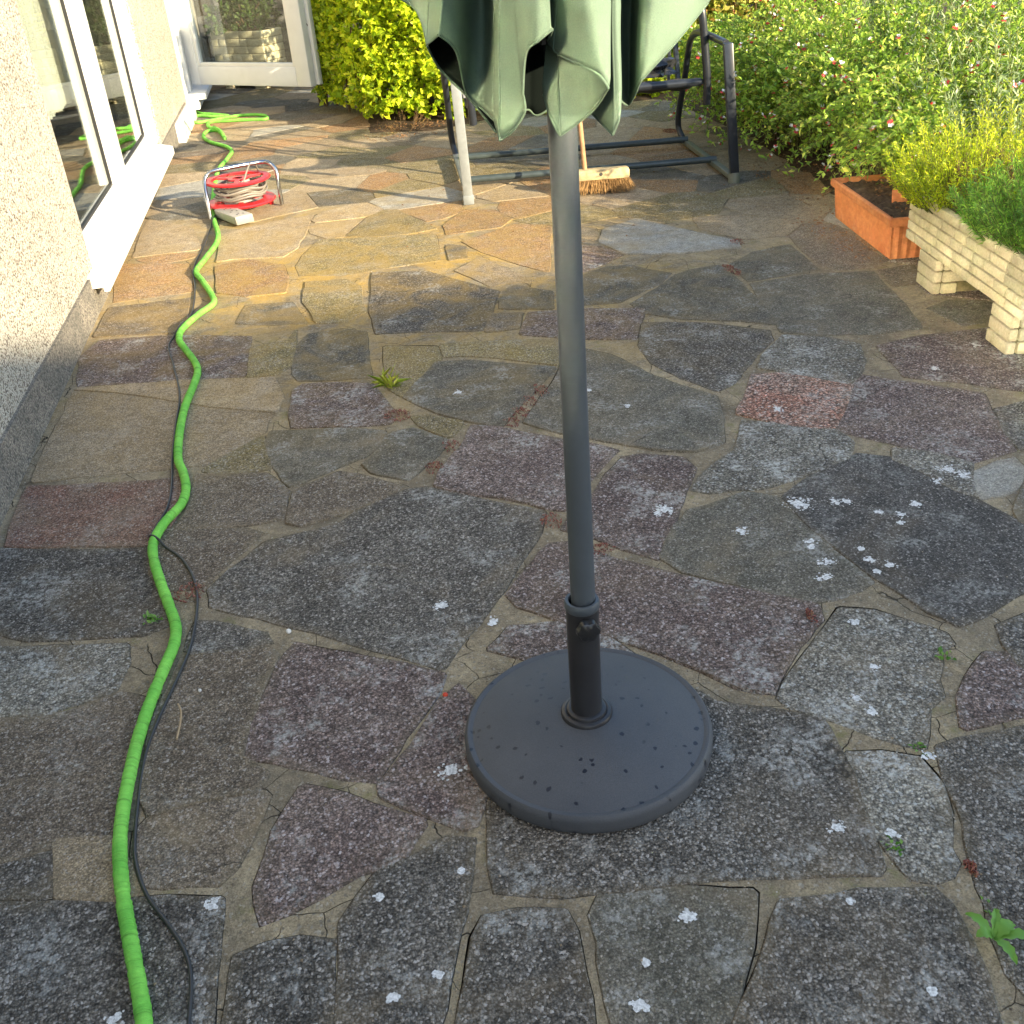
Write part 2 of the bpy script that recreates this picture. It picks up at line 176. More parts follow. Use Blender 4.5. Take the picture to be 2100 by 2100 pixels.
# ---------------------------------------------------------------- materials
class NT:
    def __init__(s,name):
        s.m=bpy.data.materials.new(name); s.m.use_nodes=True; s.n=s.m.node_tree.nodes; s.l=s.m.node_tree.links
        s.n.clear(); s.out=s.n.new('ShaderNodeOutputMaterial'); s.p=s.n.new('ShaderNodeBsdfPrincipled'); s.l.new(s.p.outputs[0],s.out.inputs[0])
        g=s.n.new('ShaderNodeNewGeometry'); s.pos=g.outputs['Position']; s.geo=g
        s.ob=None
    def put(s,sock,v):
        if isinstance(v,bpy.types.NodeSocket): s.l.new(v,sock)
        elif isinstance(v,(tuple,list)) and len(v)==3 and sock.type=='RGBA': sock.default_value=(*v,1)
        else: sock.default_value=v
    def noise(s,scale,detail=3,rough=.55,vec=None,dist=0):
        t=s.n.new('ShaderNodeTexNoise'); s.l.new(vec or s.pos,t.inputs['Vector'])
        t.inputs['Scale'].default_value=scale; t.inputs['Detail'].default_value=detail; t.inputs['Roughness'].default_value=rough; t.inputs['Distortion'].default_value=dist
        return t.outputs['Fac']
    def voro(s,scale,out='Color',feat='F1',vec=None,rnd=1):
        t=s.n.new('ShaderNodeTexVoronoi'); t.feature=feat; s.l.new(vec or s.pos,t.inputs['Vector']); t.inputs['Scale'].default_value=scale; t.inputs['Randomness'].default_value=rnd
        return t.outputs[out]
    def sep(s,v):
        t=s.n.new('ShaderNodeSeparateColor'); s.l.new(v,t.inputs[0]); return t.outputs
    def math(s,op,a,b=0,c=None,clamp=False):
        t=s.n.new('ShaderNodeMath'); t.operation=op; t.use_clamp=clamp; s.put(t.inputs[0],a); s.put(t.inputs[1],b)
        if c is not None: s.put(t.inputs[2],c)
        return t.outputs[0]
    def step(s,v,a,b,lo=0.,hi=1.):
        t=s.n.new('ShaderNodeMapRange'); s.put(t.inputs[0],v); t.inputs[1].default_value=a; t.inputs[2].default_value=b; t.inputs[3].default_value=lo; t.inputs[4].default_value=hi
        return t.outputs[0]
    def mix(s,f,a,b,mode='MIX'):
        t=s.n.new('ShaderNodeMix'); t.data_type='RGBA'; t.blend_type=mode; t.clamp_factor=True
        s.put(t.inputs[0],f); s.put(t.inputs[6],a); s.put(t.inputs[7],b); return t.outputs[2]
    def ramp(s,v,stops):
        t=s.n.new('ShaderNodeValToRGB'); s.l.new(v,t.inputs[0]); e=t.color_ramp.elements
        while len(e)<len(stops): e.new(.5)
        for k,(p,c) in zip(e,stops): k.position=p; k.color=(*c,1)
        return t.outputs[0]
    def mul(s,c,v):  # colour times scalar
        t=s.n.new('ShaderNodeVectorMath'); t.operation='SCALE'; s.put(t.inputs[0],c); s.put(t.inputs['Scale'],v); return t.outputs[0]
    def oinfo(s,o='Random'):
        if s.ob is None: s.ob=s.n.new('ShaderNodeObjectInfo')
        return s.ob.outputs[o]
    def tc(s,o='Object'):
        t=s.n.new('ShaderNodeTexCoord'); return t.outputs[o]
    def warp(s,amt,scale):
        n=s.n.new('ShaderNodeTexNoise'); n.inputs['Scale'].default_value=scale; n.inputs['Detail'].default_value=4; s.l.new(s.pos,n.inputs['Vector'])
        k=s.n.new('ShaderNodeVectorMath'); k.operation='MULTIPLY_ADD'; s.l.new(n.outputs['Color'],k.inputs[0]); k.inputs[1].default_value=(amt,)*3; s.l.new(s.pos,k.inputs[2]); return k.outputs[0]
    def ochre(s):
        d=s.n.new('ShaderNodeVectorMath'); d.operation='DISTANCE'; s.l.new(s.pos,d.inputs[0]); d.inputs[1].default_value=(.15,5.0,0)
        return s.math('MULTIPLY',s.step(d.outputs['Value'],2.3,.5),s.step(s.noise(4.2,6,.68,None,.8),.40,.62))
    def mapv(s,v,sc):
        t=s.n.new('ShaderNodeMapping'); s.l.new(v,t.inputs[0]); t.inputs['Scale'].default_value=sc; return t.outputs[0]
    def fin(s,col=None,rough=.8,bump=None,bs=.5,bd=.01,spec=.5,metal=0.):
        if col is not None: s.put(s.p.inputs['Base Color'],col)
        s.put(s.p.inputs['Roughness'],rough); s.p.inputs['Specular IOR Level'].default_value=spec; s.put(s.p.inputs['Metallic'],metal)
        if bump is not None:
            b=s.n.new('ShaderNodeBump'); b.inputs['Strength'].default_value=bs; b.inputs['Distance'].default_value=bd; s.l.new(bump,b.inputs['Height']); s.l.new(b.outputs[0],s.p.inputs['Normal'])
        return s.m
def plain(name,col,rough=.6,spec=.5,var=.12,scale=30,metal=0.,bump=.0):
    t=NT(name); n=t.noise(scale,4)
    c=t.mul(col,t.step(n,.25,.75,1-var,1+var))
    return t.fin(c,rough,n if bump else None,bump,.004,spec,metal)
MORTAR=(.30,.225,.13)
def stone(name,c1,c2,grit=.5,gs=150,lich=.0,dots=.0,stain=.35,bump=.5,gcol=(.55,.51,.46)):
    t=NT(name)
    off=t.n.new('ShaderNodeVectorMath'); off.operation='MULTIPLY_ADD'
    cmb=t.n.new('ShaderNodeCombineXYZ')
    for i in range(3): t.l.new(t.oinfo(),cmb.inputs[i])
    t.l.new(cmb.outputs[0],off.inputs[0]); off.inputs[1].default_value=(37,91,53); t.l.new(t.pos,off.inputs[2]); v=off.outputs[0]
    c1=(c1[0]*1.04,c1[1],c1[2]*.98); c2=(c2[0]*1.04,c2[1],c2[2]*.98); big=t.noise(5.5,5,.6,v,.6); mid=t.noise(26,5,.65,v)
    c=t.mix(t.step(big,.35,.65),c1,c2)
    c=t.mul(c,t.step(mid,.25,.75,.72,1.3))
    c=t.mul(c,t.step(t.oinfo(),0,1,.82,1.18))
    # aggregate grains
    gs*=1.3
    g=t.sep(t.voro(gs,vec=v)); gd=t.voro(gs,'Distance',vec=v)
    fine=t.noise(240,3,.7,v); fn2=t.noise(95,3,.6,v)
    ca=t.mul(c,t.step(g[0],0,1,1-grit*.8,1+grit*.95)); ca=t.mul(ca,t.step(gd,.25,.7,1+.25*grit,1-.75*grit))
    ca=t.mul(ca,t.step(fine,.33,.67,1-1.05*grit,1+1.35*grit)); ca=t.mul(ca,t.step(fn2,.3,.7,1-.4*grit,1+.4*grit))
    ca=t.mix(t.math('MULTIPLY',t.math('MULTIPLY',t.step(g[1],.76,.90),t.step(fn2,.4,.6)),min(1,grit*1.1)),ca,gcol)
    ed=t.n.new('ShaderNodeAttribute'); ed.attribute_name='edge'; ef=ed.outputs['Fac']
    em=t.step(t.math('ADD',ef,t.math('MULTIPLY',t.math('SUBTRACT',t.noise(6,5,.7,t.pos,.5),.5),1.9)),.55,1.25)
    ca=t.mix(t.math('MULTIPLY',em,min(.55,.15+stain*.8)),ca,t.mul(t.mix(t.noise(4,5),(.26,.20,.115),(.17,.145,.10)),t.step(fine,.3,.7,.7,1.3)))
    # mortar/earth stain
    st=t.math('MULTIPLY',t.step(t.noise(3.1,6,.62,v,.9),.52,.72),stain)
    ca=t.mix(st,ca,MORTAR)
    ck=t.math('MULTIPLY',t.step(t.voro(2.6,'Distance','DISTANCE_TO_EDGE',t.warp(.09,6)),.004,.001),t.step(t.noise(1.9,2,.5,v),.60,.64)); ca=t.mix(t.math('MULTIPLY',ck,.8),ca,(.03,.026,.02))
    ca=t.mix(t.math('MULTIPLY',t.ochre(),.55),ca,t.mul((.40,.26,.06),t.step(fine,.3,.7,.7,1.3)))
    # lichen bloom, salt-like crust and spots
    lm=t.math('MULTIPLY',t.step(t.noise(7,6,.7,v),.52,.64),t.step(t.noise(75,4,.7,v),.44,.60))
    ca=t.mix(t.math('MULTIPLY',lm,min(1,lich*1.15)),ca,(.52,.52,.48))
    wv=t.warp(.03,38); dk=t.sep(t.voro(30,vec=wv)); ds=t.math('MULTIPLY',t.step(t.math('ADD',t.voro(30,'Distance',vec=wv),t.math('MULTIPLY',dk[0],.14)),.26,.17),t.step(dk[2],.90,.92)); ds=t.math('MULTIPLY',ds,t.step(fine,.25,.5,.45,1))
    ca=t.mix(t.math('MULTIPLY',ds,dots),ca,(.60,.60,.57))
    h=t.math('ADD',t.math('MULTIPLY',t.math('SUBTRACT',1,gd),.6),t.math('MULTIPLY',mid,.9))
    h=t.math('ADD',h,t.math('MULTIPLY',g[0],.5)); h=t.math('ADD',h,t.math('MULTIPLY',fine,.25))
    h=t.math('ADD',h,t.math('MULTIPLY',t.noise(13,6,.72,v,1.2),1.6)); return t.fin(ca,.88,h,min(1,bump*1.2),.008,.28)
STM={
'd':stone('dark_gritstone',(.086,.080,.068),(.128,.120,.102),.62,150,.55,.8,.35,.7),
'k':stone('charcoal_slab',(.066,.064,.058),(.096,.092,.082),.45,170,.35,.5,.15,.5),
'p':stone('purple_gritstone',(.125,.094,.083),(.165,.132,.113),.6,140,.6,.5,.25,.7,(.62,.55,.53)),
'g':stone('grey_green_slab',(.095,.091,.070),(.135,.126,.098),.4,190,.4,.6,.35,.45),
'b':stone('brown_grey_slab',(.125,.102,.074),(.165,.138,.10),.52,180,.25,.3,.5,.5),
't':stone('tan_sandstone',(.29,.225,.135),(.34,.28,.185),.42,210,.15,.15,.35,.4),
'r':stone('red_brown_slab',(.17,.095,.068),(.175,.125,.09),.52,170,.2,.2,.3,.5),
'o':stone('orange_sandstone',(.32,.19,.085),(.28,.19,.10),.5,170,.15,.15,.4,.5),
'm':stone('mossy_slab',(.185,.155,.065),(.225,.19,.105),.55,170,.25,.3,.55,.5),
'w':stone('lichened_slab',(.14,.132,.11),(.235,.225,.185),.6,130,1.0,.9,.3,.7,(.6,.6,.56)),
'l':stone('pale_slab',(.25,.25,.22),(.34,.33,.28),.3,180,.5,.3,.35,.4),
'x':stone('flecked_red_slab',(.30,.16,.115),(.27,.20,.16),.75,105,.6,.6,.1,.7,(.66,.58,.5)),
}
def mortar_mat():
    t=NT('mortar'); a=t.noise(4.5,6,.68,None,.6); b=t.noise(55,5,.72); f=t.noise(260,3,.7)
    c=t.ramp(a,[(.28,(.15,.12,.08)),(.45,(.27,.22,.145)),(.58,(.37,.30,.19)),(.75,(.46,.38,.25))])
    c=t.mul(c,t.step(b,.25,.75,.55,1.4)); c=t.mul(c,t.step(f,.3,.7,.65,1.35))
    gr=t.step(t.noise(2.6,5,.65),.46,.60); c=t.mix(t.math('MULTIPLY',gr,.4),c,t.mul((.18,.155,.115),t.step(f,.3,.7,.6,1.4)))
    g=t.sep(t.voro(190)); c=t.mix(t.math('MULTIPLY',t.step(g[1],.88,.95),.6),c,t.mul((.5,.46,.38),t.step(g[0],0,1,.2,1)))
    ms=t.math('MULTIPLY',t.step(t.noise(9,4,.6),.58,.68),t.step(b,.4,.6)); c=t.mix(t.math('MULTIPLY',ms,.7),c,(.13,.14,.03))
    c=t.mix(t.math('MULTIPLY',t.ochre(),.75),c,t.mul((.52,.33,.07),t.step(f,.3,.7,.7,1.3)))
    ck=t.step(t.voro(5.5,'Distance','DISTANCE_TO_EDGE',t.warp(.05,9)),.006,.0015); ck=t.math('MULTIPLY',ck,t.step(t.noise(3.3,2),.46,.52))
    c=t.mix(ck,c,(.035,.028,.02))
    h=t.math('ADD',t.math('MULTIPLY',a,.6),t.math('ADD',b,t.math('MULTIPLY',f,.6))); h=t.math('SUBTRACT',h,t.math('MULTIPLY',ck,1.2))
    return t.fin(c,.92,h,1.,.008,.2)
def render_mat(name,pal,scale=115,dirt=.0,bump=1.):
    t=NT(name); v=t.sep(t.voro(scale)); d=t.voro(scale,'Distance')
    c=t.ramp(v[0],pal); c=t.mul(c,t.step(t.noise(6,4),.3,.7,.9,1.08))
    c=t.mul(c,t.step(d,.25,.6,1.05,.72))
    if dirt: c=t.mix(t.math('MULTIPLY',t.step(t.noise(5,5,.7),.35,.6),dirt),c,(.09,.09,.08))
    return t.fin(c,.85,t.math('SUBTRACT',1,d),bump,.006,.3)
M={}
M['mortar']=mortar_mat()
M['earth']=plain('dark_earth',(.035,.028,.02),.95,.1,.5,60,bump=1.)
M['soil']=plain('soil',(.07,.05,.033),.95,.1,.6,45,bump=1.)
M['dash']=render_mat('pebble_dash',[(0,(.10,.085,.07)),(.20,(.22,.18,.14)),(.29,(.50,.47,.39)),(.55,(.63,.60,.51)),(.9,(.56,.50,.40)),(1,(.38,.31,.24))],150)
M['plinth']=render_mat('plinth_roughcast',[(0,(.10,.09,.08)),(.25,(.22,.20,.17)),(.6,(.34,.30,.24)),(1,(.46,.41,.33))],130,.55)
M['upvc']=plain('white_upvc',(.71,.71,.68),.32,.5,.07,5)
M['upvc2']=plain('weathered_upvc',(.70,.71,.70),.4,.5,.05,8)
M['gasket']=plain('black_gasket',(.02,.02,.02),.6)
M['room']=plain('dim_room_paint',(.28,.25,.21),.9,.2)
M['roomfloor']=plain('room_carpet',(.12,.10,.08),.95,.1)
M['curtain']=plain('net_curtain',(.75,.73,.66),.9,.1,.06,60)
M['brick']=plain('red_brick',(.16,.085,.06),.9,.2,.3,12)
M['rooftile']=plain('roof_tile',(.16,.09,.07),.9,.2,.3,12)
def glass(r0=.06,name='window_glass',rough=.01):
    t=NT(name); n=t.n; l=t.l; n.remove(t.p)
    gl=n.new('ShaderNodeBsdfGlossy'); gl.inputs['Roughness'].default_value=rough; gl.inputs['Color'].default_value=(.95,.97,.95,1)
    tr=n.new('ShaderNodeBsdfTransparent'); tr.inputs['Color'].default_value=(.86,.89,.87,1)
    lw=n.new('ShaderNodeLayerWeight'); lw.inputs['Blend'].default_value=.5
    f=t.math('MULTIPLY_ADD',t.math('POWER',lw.outputs['Facing'],5),1-r0,r0,clamp=True)
    mx=n.new('ShaderNodeMixShader'); l.new(f,mx.inputs[0]); l.new(tr.outputs[0],mx.inputs[1]); l.new(gl.outputs[0],mx.inputs[2]); l.new(mx.outputs[0],t.out.inputs[0])
    return t.m
M['glass']=glass(); M['glassboost']=glass(.32,'boosted_mirror_glass',.1)  # second glass: reflection boosted to throw sun onto the planters
M['hose']=None
def hose_mat():
    t=NT('green_hose_fabric'); n=t.noise(14,3); f=t.noise(900,2)
    at=t.n.new('ShaderNodeAttribute'); at.attribute_name='along'; u=at.outputs['Fac']
    cv=t.n.new('ShaderNodeCombineXYZ'); t.l.new(u,cv.inputs[0]); w=t.n.new('ShaderNodeVectorMath'); w.operation='SCALE'; w.inputs['Scale'].default_value=.10; t.l.new(t.pos,w.inputs[0])
    ad=t.n.new('ShaderNodeVectorMath'); ad.operation='ADD'; t.l.new(cv.outputs[0],ad.inputs[0]); t.l.new(w.outputs[0],ad.inputs[1])
    r1=t.noise(95,4,.8,ad.outputs[0]); r2=t.noise(55,2,.5,ad.outputs[0])
    c=t.mix(t.step(n,.35,.65),(.16,.52,.07),(.25,.66,.10)); c=t.mul(c,t.step(f,.3,.7,.8,1.15))
    c=t.mul(c,t.step(r1,.33,.46,.6,1.04)); c=t.mix(t.math('MULTIPLY',t.step(t.noise(9,5,.7),.55,.72),.25),c,(.16,.20,.06))
    return t.fin(c,.8,t.math('ADD',t.math('MULTIPLY',r1,1.6),r2),1.,.006,.2)
M['hose']=hose_mat()
M['cable']=plain('black_cable',(.028,.028,.028),.45)
M['greycable']=plain('grey_cable',(.20,.18,.15),.5)
M['pole']=plain('grey_painted_pole',(.062,.073,.082),.42,.5,.12,14)
M['tubeblack']=plain('black_steel_tube',(.022,.022,.024),.38,.5,.2,20)
M['knob']=plain('black_plastic',(.015,.015,.016),.3)
def base_mat():
    t=NT('charcoal_resin'); a=t.noise(5,3)
    v=t.mapv(t.pos,(1,1,.4)); w=t.n.new('ShaderNodeVectorMath'); w.operation='ADD'; nz=t.n.new('ShaderNodeTexNoise'); nz.inputs['Scale'].default_value=55; t.l.new(t.pos,nz.inputs['Vector'])
    sc=t.n.new('ShaderNodeVectorMath'); sc.operation='SCALE'; sc.inputs['Scale'].default_value=.016; t.l.new(nz.outputs['Color'],sc.inputs[0]); t.l.new(v,w.inputs[0]); t.l.new(sc.outputs[0],w.inputs[1])
    d=t.voro(44,'Distance',vec=w.outputs[0]); k=t.sep(t.voro(44,vec=w.outputs[0]))[1]
    wet=t.math('MULTIPLY',t.step(t.math('ADD',d,t.math('MULTIPLY',k,.10)),.33,.26),t.step(t.math('ADD',k,t.math('MULTIPLY',t.noise(7,2),.5)),.70,.74)); _unused=t.math('MULTIPLY',t.step(t.math('ADD',d,t.step(k,.6,1,.18,-.02)),.30,.24),t.step(t.math('ADD',k,t.math('MULTIPLY',t.noise(9,2),.7)),  .66,.72))
    c=t.mix(t.step(a,.3,.7),(.052,.056,.062),(.070,.073,.077)); c=t.mul(c,t.step(t.noise(500,2),.3,.7,.85,1.15))
    c=t.mix(wet,c,(.010,.012,.018))
    r=t.step(wet,0,1,.62,.3)
    return t.fin(c,r,t.noise(420,2),.25,.0015,.45)
M['base']=base_mat()
def fabric(name,col,sp=.2):
    t=NT(name); n=t.noise(6,4); f=t.noise(700,2); c=t.mul(col,t.step(n,.3,.7,.88,1.1)); c=t.mul(c,t.step(f,.3,.7,.9,1.1))
    t.fin(c,.85,f,.15,.001,sp)
    tr=t.n.new('ShaderNodeBsdfTranslucent'); t.l.new(c,tr.inputs[0]); mx=t.n.new('ShaderNodeMixShader'); mx.inputs[0].default_value=.06
    t.l.new(t.p.outputs[0],mx.inputs[1]); t.l.new(tr.outputs[0],mx.inputs[2]); t.l.new(mx.outputs[0],t.out.inputs[0]); return t.m
M['canopy']=fabric('sage_canopy_fabric',(.15,.212,.155)); M['hemtape']=fabric('hem_tape',(.125,.18,.13)); M['shadeinside']=fabric('painted_inner_shade',(.008,.011,.010),0.)  # canopy inside coloured near black to stand for its shade
M['swingblack']=plain('black_powder_coat',(.022,.026,.034),.3,.5,.25,25)
M['swinggrey']=plain('pale_grey_frame',(.22,.235,.235),.4,.5,.15,25)
M['swingolive']=plain('olive_grey_bar',(.13,.14,.11),.45,.5,.2,25)
M['swingteal']=plain('dark_teal_bar',(.045,.06,.062),.4,.5,.25,25)
M['sling']=plain('black_sling',(.02,.02,.022),.7,.4,.2,60)
M['bag']=plain('black_plastic_sheet',(.02,.021,.024),.2,.6,.3,30)
M['wood']=plain('worn_pale_wood',(.46,.36,.20),.8,.2,.35,35,bump=.5)
M['handle']=plain('broom_handle_wood',(.36,.20,.10),.7,.3,.3,30)
M['bristle']=plain('straw_bristle',(.32,.19,.08),.9,.1,.6,120)
M['chrome']=plain('chrome_tube',(.42,.42,.42),.15,.5,.1,30,1.)
M['red']=plain('red_plastic',(.55,.02,.025),.35,.5,.08,20)
M['greyplastic']=plain('grey_plastic',(.33,.31,.27),.5,.5,.12,40)
M['greydark']=plain('socket_hole',(.06,.055,.05),.6)
def terracotta():
    t=NT('terracotta'); a=t.noise(7,5,.65); b=t.noise(50,4,.6)
    c=t.mix(t.step(a,.35,.65),(.46,.155,.06),(.56,.23,.095)); c=t.mul(c,t.step(b,.25,.75,.8,1.2))
    c=t.mix(t.math('MULTIPLY',t.step(t.noise(11,5,.7),.6,.7),.35),c,(.5,.36,.25))
    return t.fin(c,.8,b,.4,.003,.25)
M['terra']=terracotta()
def recon():
    t=NT('reconstituted_stone'); a=t.noise(9,5,.65); b=t.noise(110,4,.65)
    c=t.mix(t.step(a,.35,.65),(.60,.53,.34),(.68,.61,.43)); c=t.mul(c,t.step(t.oinfo(),0,1,.9,1.1)); c=t.mul(c,t.step(b,.25,.75,.78,1.18))
    c=t.mix(t.math('MULTIPLY',t.step(t.noise(16,5,.7),.56,.68),.45),c,(.25,.21,.10))
    return t.fin(c,.9,b,.7,.006,.2)
M['recon']=recon()
M['recondark']=plain('recon_joint',(.20,.17,.09),.95,.1,.35,50,bump=.5)
M['block']=plain('dark_concrete_block',(.085,.08,.078),.95,.1,.3,20,bump=.5)
M['sheetblue']=plain('pale_blue_sheet',(.45,.55,.62),.4)
M['litter']=plain('dry_leaf',(.24,.13,.06),.9,.1,.6,90)
M['twig']=plain('dry_twig',(.36,.26,.15),.9)
M['lichen']=None
def lichen_mat():
    t=NT('white_lichen'); n=t.noise(160,4,.7); c=t.mix(t.step(n,.35,.6),(.36,.36,.34),(.76,.76,.74)); return t.fin(c,.95,n,.6,.003,.1)
M['lichen']=lichen_mat()
def leafmat(name,stops,trans=.35,rough=.45,spec=.35,back=None):
    t=NT(name); r=t.geo.outputs['Random Per Island']
    c=t.ramp(r,stops); c=t.mul(c,t.step(t.noise(2.2,3),.3,.7,.8,1.2))
    t.fin(c,rough,spec=spec)
    tr=t.n.new('ShaderNodeBsdfTranslucent'); t.l.new(c,tr.inputs[0]); mx=t.n.new('ShaderNodeMixShader'); mx.inputs[0].default_value=trans
    t.l.new(t.p.outputs[0],mx.inputs[1]); t.l.new(tr.outputs[0],mx.inputs[2]); t.l.new(mx.outputs[0],t.out.inputs[0]); return t.m
M['lf_hedge']=leafmat('hedge_leaf',[(0,(0.172,0.286,0.015)),(.3,(0.345,0.487,0.018)),(.65,(0.586,0.706,0.027)),(1,(0.800,0.800,0.053))])
M['lf_varieg']=leafmat('variegated_leaf',[(0,(0.124,0.162,0.022)),(.4,(0.281,0.324,0.045)),(.75,(0.527,0.518,0.105)),(.93,(0.667,0.486,0.149)),(1,(0.351,0.130,0.059))])
M['lf_salvia']=leafmat('salvia_leaf',[(0,(0.152,0.283,0.047)),(.4,(0.304,0.479,0.056)),(.8,(0.507,0.675,0.094)),(1,(0.800,0.800,0.170))])
M['lf_grey']=leafmat('grey_green_leaf',[(0,(0.189,0.281,0.118)),(.5,(0.377,0.491,0.220)),(1,(0.679,0.755,0.423))])
M['lf_heath']=leafmat('golden_heather_leaf',[(0,(0.263,0.396,0.018)),(.45,(0.525,0.648,0.022)),(.85,(0.787,0.800,0.030)),(1,(0.800,0.800,0.045))])
M['lf_brown']=leafmat('withered_sprig',[(0,(.10,.05,.02)),(.6,(.22,.12,.05)),(1,(.35,.24,.08))])
M['lf_green']=leafmat('green_needle',[(0,(0.060,0.165,0.018)),(.5,(0.150,0.330,0.030)),(1,(0.330,0.540,0.068))])
M['lf_ever']=leafmat('dark_evergreen_leaf',[(0,(.03,.06,.015)),(.6,(.06,.11,.025)),(1,(.12,.17,.04))])
M['stem']=plain('brown_stem',(.13,.09,.05),.9,.1,.3,40)
M['gstem']=plain('green_stem',(.14,.15,.05),.8,.2,.3,40)
M['redpetal']=plain('red_petal',(.62,.06,.06),.6,.3,.15,60)
M['whitepetal']=plain('white_petal',(.82,.80,.76),.6,.3,.05,60)
M['sedum']=leafmat('red_stonecrop_leaf',[(0,(.10,.035,.025)),(.4,(.26,.075,.055)),(.75,(.36,.15,.11)),(.9,(.42,.24,.15)),(1,(.30,.26,.10))],.15,.4)
M['weed']=leafmat('weed_leaf',[(0,(.07,.22,.03)),(.5,(.15,.34,.05)),(1,(.24,.42,.09))],.3)
M['grassblade']=leafmat('grass_blade',[(0,(0.320,0.468,0.045)),(1,(0.720,0.684,0.120))],.3)
M['grit']=leafmat('loose_grit',[(0,(.10,.08,.06)),(.4,(.26,.20,.13)),(.8,(.36,.30,.22)),(1,(.55,.52,.46))],0.,.9,.1); M['berry']=plain('red_berry',(.6,.05,.01),.3)
M['pebble']=plain('white_pebble',(.65,.63,.58),.7)

# ---------------------------------------------------------------- object helpers
def link(name,me,parent=None):
    o=bpy.data.objects.new(name,me); COL.objects.link(o)
    if parent is not None: o.parent=parent
    return o
def tag(o,label=None,cat=None,group=None,kind=None):
    for k,v in (('label',label),('category',cat),('group',group),('kind',kind)):
        if v: o[k]=v
    return o
def empty(name,label,cat,loc=(0,0,0),group=None):
    o=bpy.data.objects.new(name,None); COL.objects.link(o); o.location=loc; o.empty_display_size=.1
    bpy.context.view_layer.update(); return tag(o,label,cat,group)
class MB:
    def __init__(s): s.v=[]; s.f=[]; s.mi=[]; s.cur=0
    def add(s,vs,fs):
        b=len(s.v); s.v+= [tuple(v) for v in vs]; s.f+=[tuple(i+b for i in f) for f in fs]; s.mi+=[s.cur]*len(fs); return s
    def box(s,a,b,ax=None,bev=0.):
        """box from corner a to b; ax=(origin,ux,uy,uz) maps local coords"""
        x0,y0,z0=a; x1,y1,z1=b
        if bev:
            bm=bmesh.new(); bmesh.ops.create_cube(bm,size=1)
            for v in bm.verts: v.co=Vector(((v.co.x+.5)*(x1-x0)+x0,(v.co.y+.5)*(y1-y0)+y0,(v.co.z+.5)*(z1-z0)+z0))
            bmesh.ops.bevel(bm,geom=list(bm.edges),offset=bev,segments=2,affect='EDGES',profile=.5)
            bm.verts.index_update(); vs=[v.co.copy() for v in bm.verts]; fs=[[v.index for v in f.verts] for f in bm.faces]; bm.free()
        else:
            vs=[Vector((x,y,z)) for z in (z0,z1) for y in (y0,y1) for x in (x0,x1)]
            fs=[(0,2,3,1),(4,5,7,6),(0,1,5,4),(2,6,7,3),(0,4,6,2),(1,3,7,5)]
        if ax: 
            o,ux,uy,uz=ax; vs=[o+ux*v.x+uy*v.y+uz*v.z for v in vs]
            if ux.cross(uy).dot(uz)<0: fs=[tuple(reversed(f)) for f in fs]
        return s.add(vs,fs)
    def tube(s,pts,r,n=10,cap=True,rr=None):
        pts=[Vector(p) for p in pts]; m=len(pts); vs=[]; up=None
        for i,p in enumerate(pts):
            t=(pts[min(i+1,m-1)]-pts[max(i-1,0)]).normalized()
            if up is None:
                up=Vector((0,0,1)) if abs(t.z)<.9 else Vector((1,0,0))
            a=up-t*up.dot(t)
            if a.length<1e-6: a=t.orthogonal()
            a.normalize(); up=a; b=t.cross(a); q=rr[i] if rr else r
            for k in range(n):
                an=2*math.pi*k/n; vs.append(p+a*(math.cos(an)*q)+b*(math.sin(an)*q))
        fs=[]
        for i in range(m-1):
            for k in range(n):
                fs.append((i*n+k,i*n+(k+1)%n,(i+1)*n+(k+1)%n,(i+1)*n+k))
        if cap: fs+= [tuple(reversed(range(n))),tuple(range((m-1)*n,m*n))]
        return s.add(vs,fs)
    def lathe(s,prof,n=64,c=(0,0,0),ax=None):
        vs=[]; m=len(prof)
        for k in range(n):
            a=2*math.pi*k/n
            for r,z in prof: vs.append(Vector((r*math.cos(a),r*math.sin(a),z)))
        if ax: o,ux,uy,uz=ax; vs=[o+ux*v.x+uy*v.y+uz*v.z for v in vs]
        else: vs=[v+Vector(c) for v in vs]
        fs=[(k*m+i,((k+1)%n)*m+i,((k+1)%n)*m+i+1,k*m+i+1) for k in range(n) for i in range(m-1)]
        return s.add(vs,fs)
    def build(s,name,mats,parent=None,smooth=40):
        me=bpy.data.meshes.new(name); me.from_pydata([tuple(v) for v in s.v],[],s.f); 
        if not isinstance(mats,(list,tuple)): mats=[mats]
        for m in mats: me.materials.append(m)
        if len(mats)>1: me.polygons.foreach_set('material_index',s.mi)
        me.update()
        if smooth is not None:
            me.polygons.foreach_set('use_smooth',[True]*len(me.polygons)); me.set_sharp_from_angle(angle=math.radians(smooth))
        o=link(name,me,parent)
        if parent is not None and parent.location.length>0: o.location=-_world(parent)
        return o
def _world(o):
    v=Vector((0,0,0))
    while o is not None: v+=Vector(o.location); o=o.parent
    return v
def spline(pts,step):
    """Catmull-Rom through pts, resampled to step"""
    P=[Vector(p) for p in pts]; P=[P[0]*2-P[1]]+P+[P[-1]*2-P[-2]]; out=[]
    for i in range(1,len(P)-2):
        a,b,c,d=P[i-1:i+3]; L=(c-b).length; k=max(1,int(round(L/step)))
        for j in range(k):
            t=j/k; out.append(.5*((2*b)+(c-a)*t+(2*a-5*b+4*c-d)*t*t+(3*b-a-3*c+d)*t**3))
    out.append(P[-2]); return out
def frame(o,ux,uy,uz=(0,0,1)): return (Vector(o),Vector(ux),Vector(uy),Vector(uz))

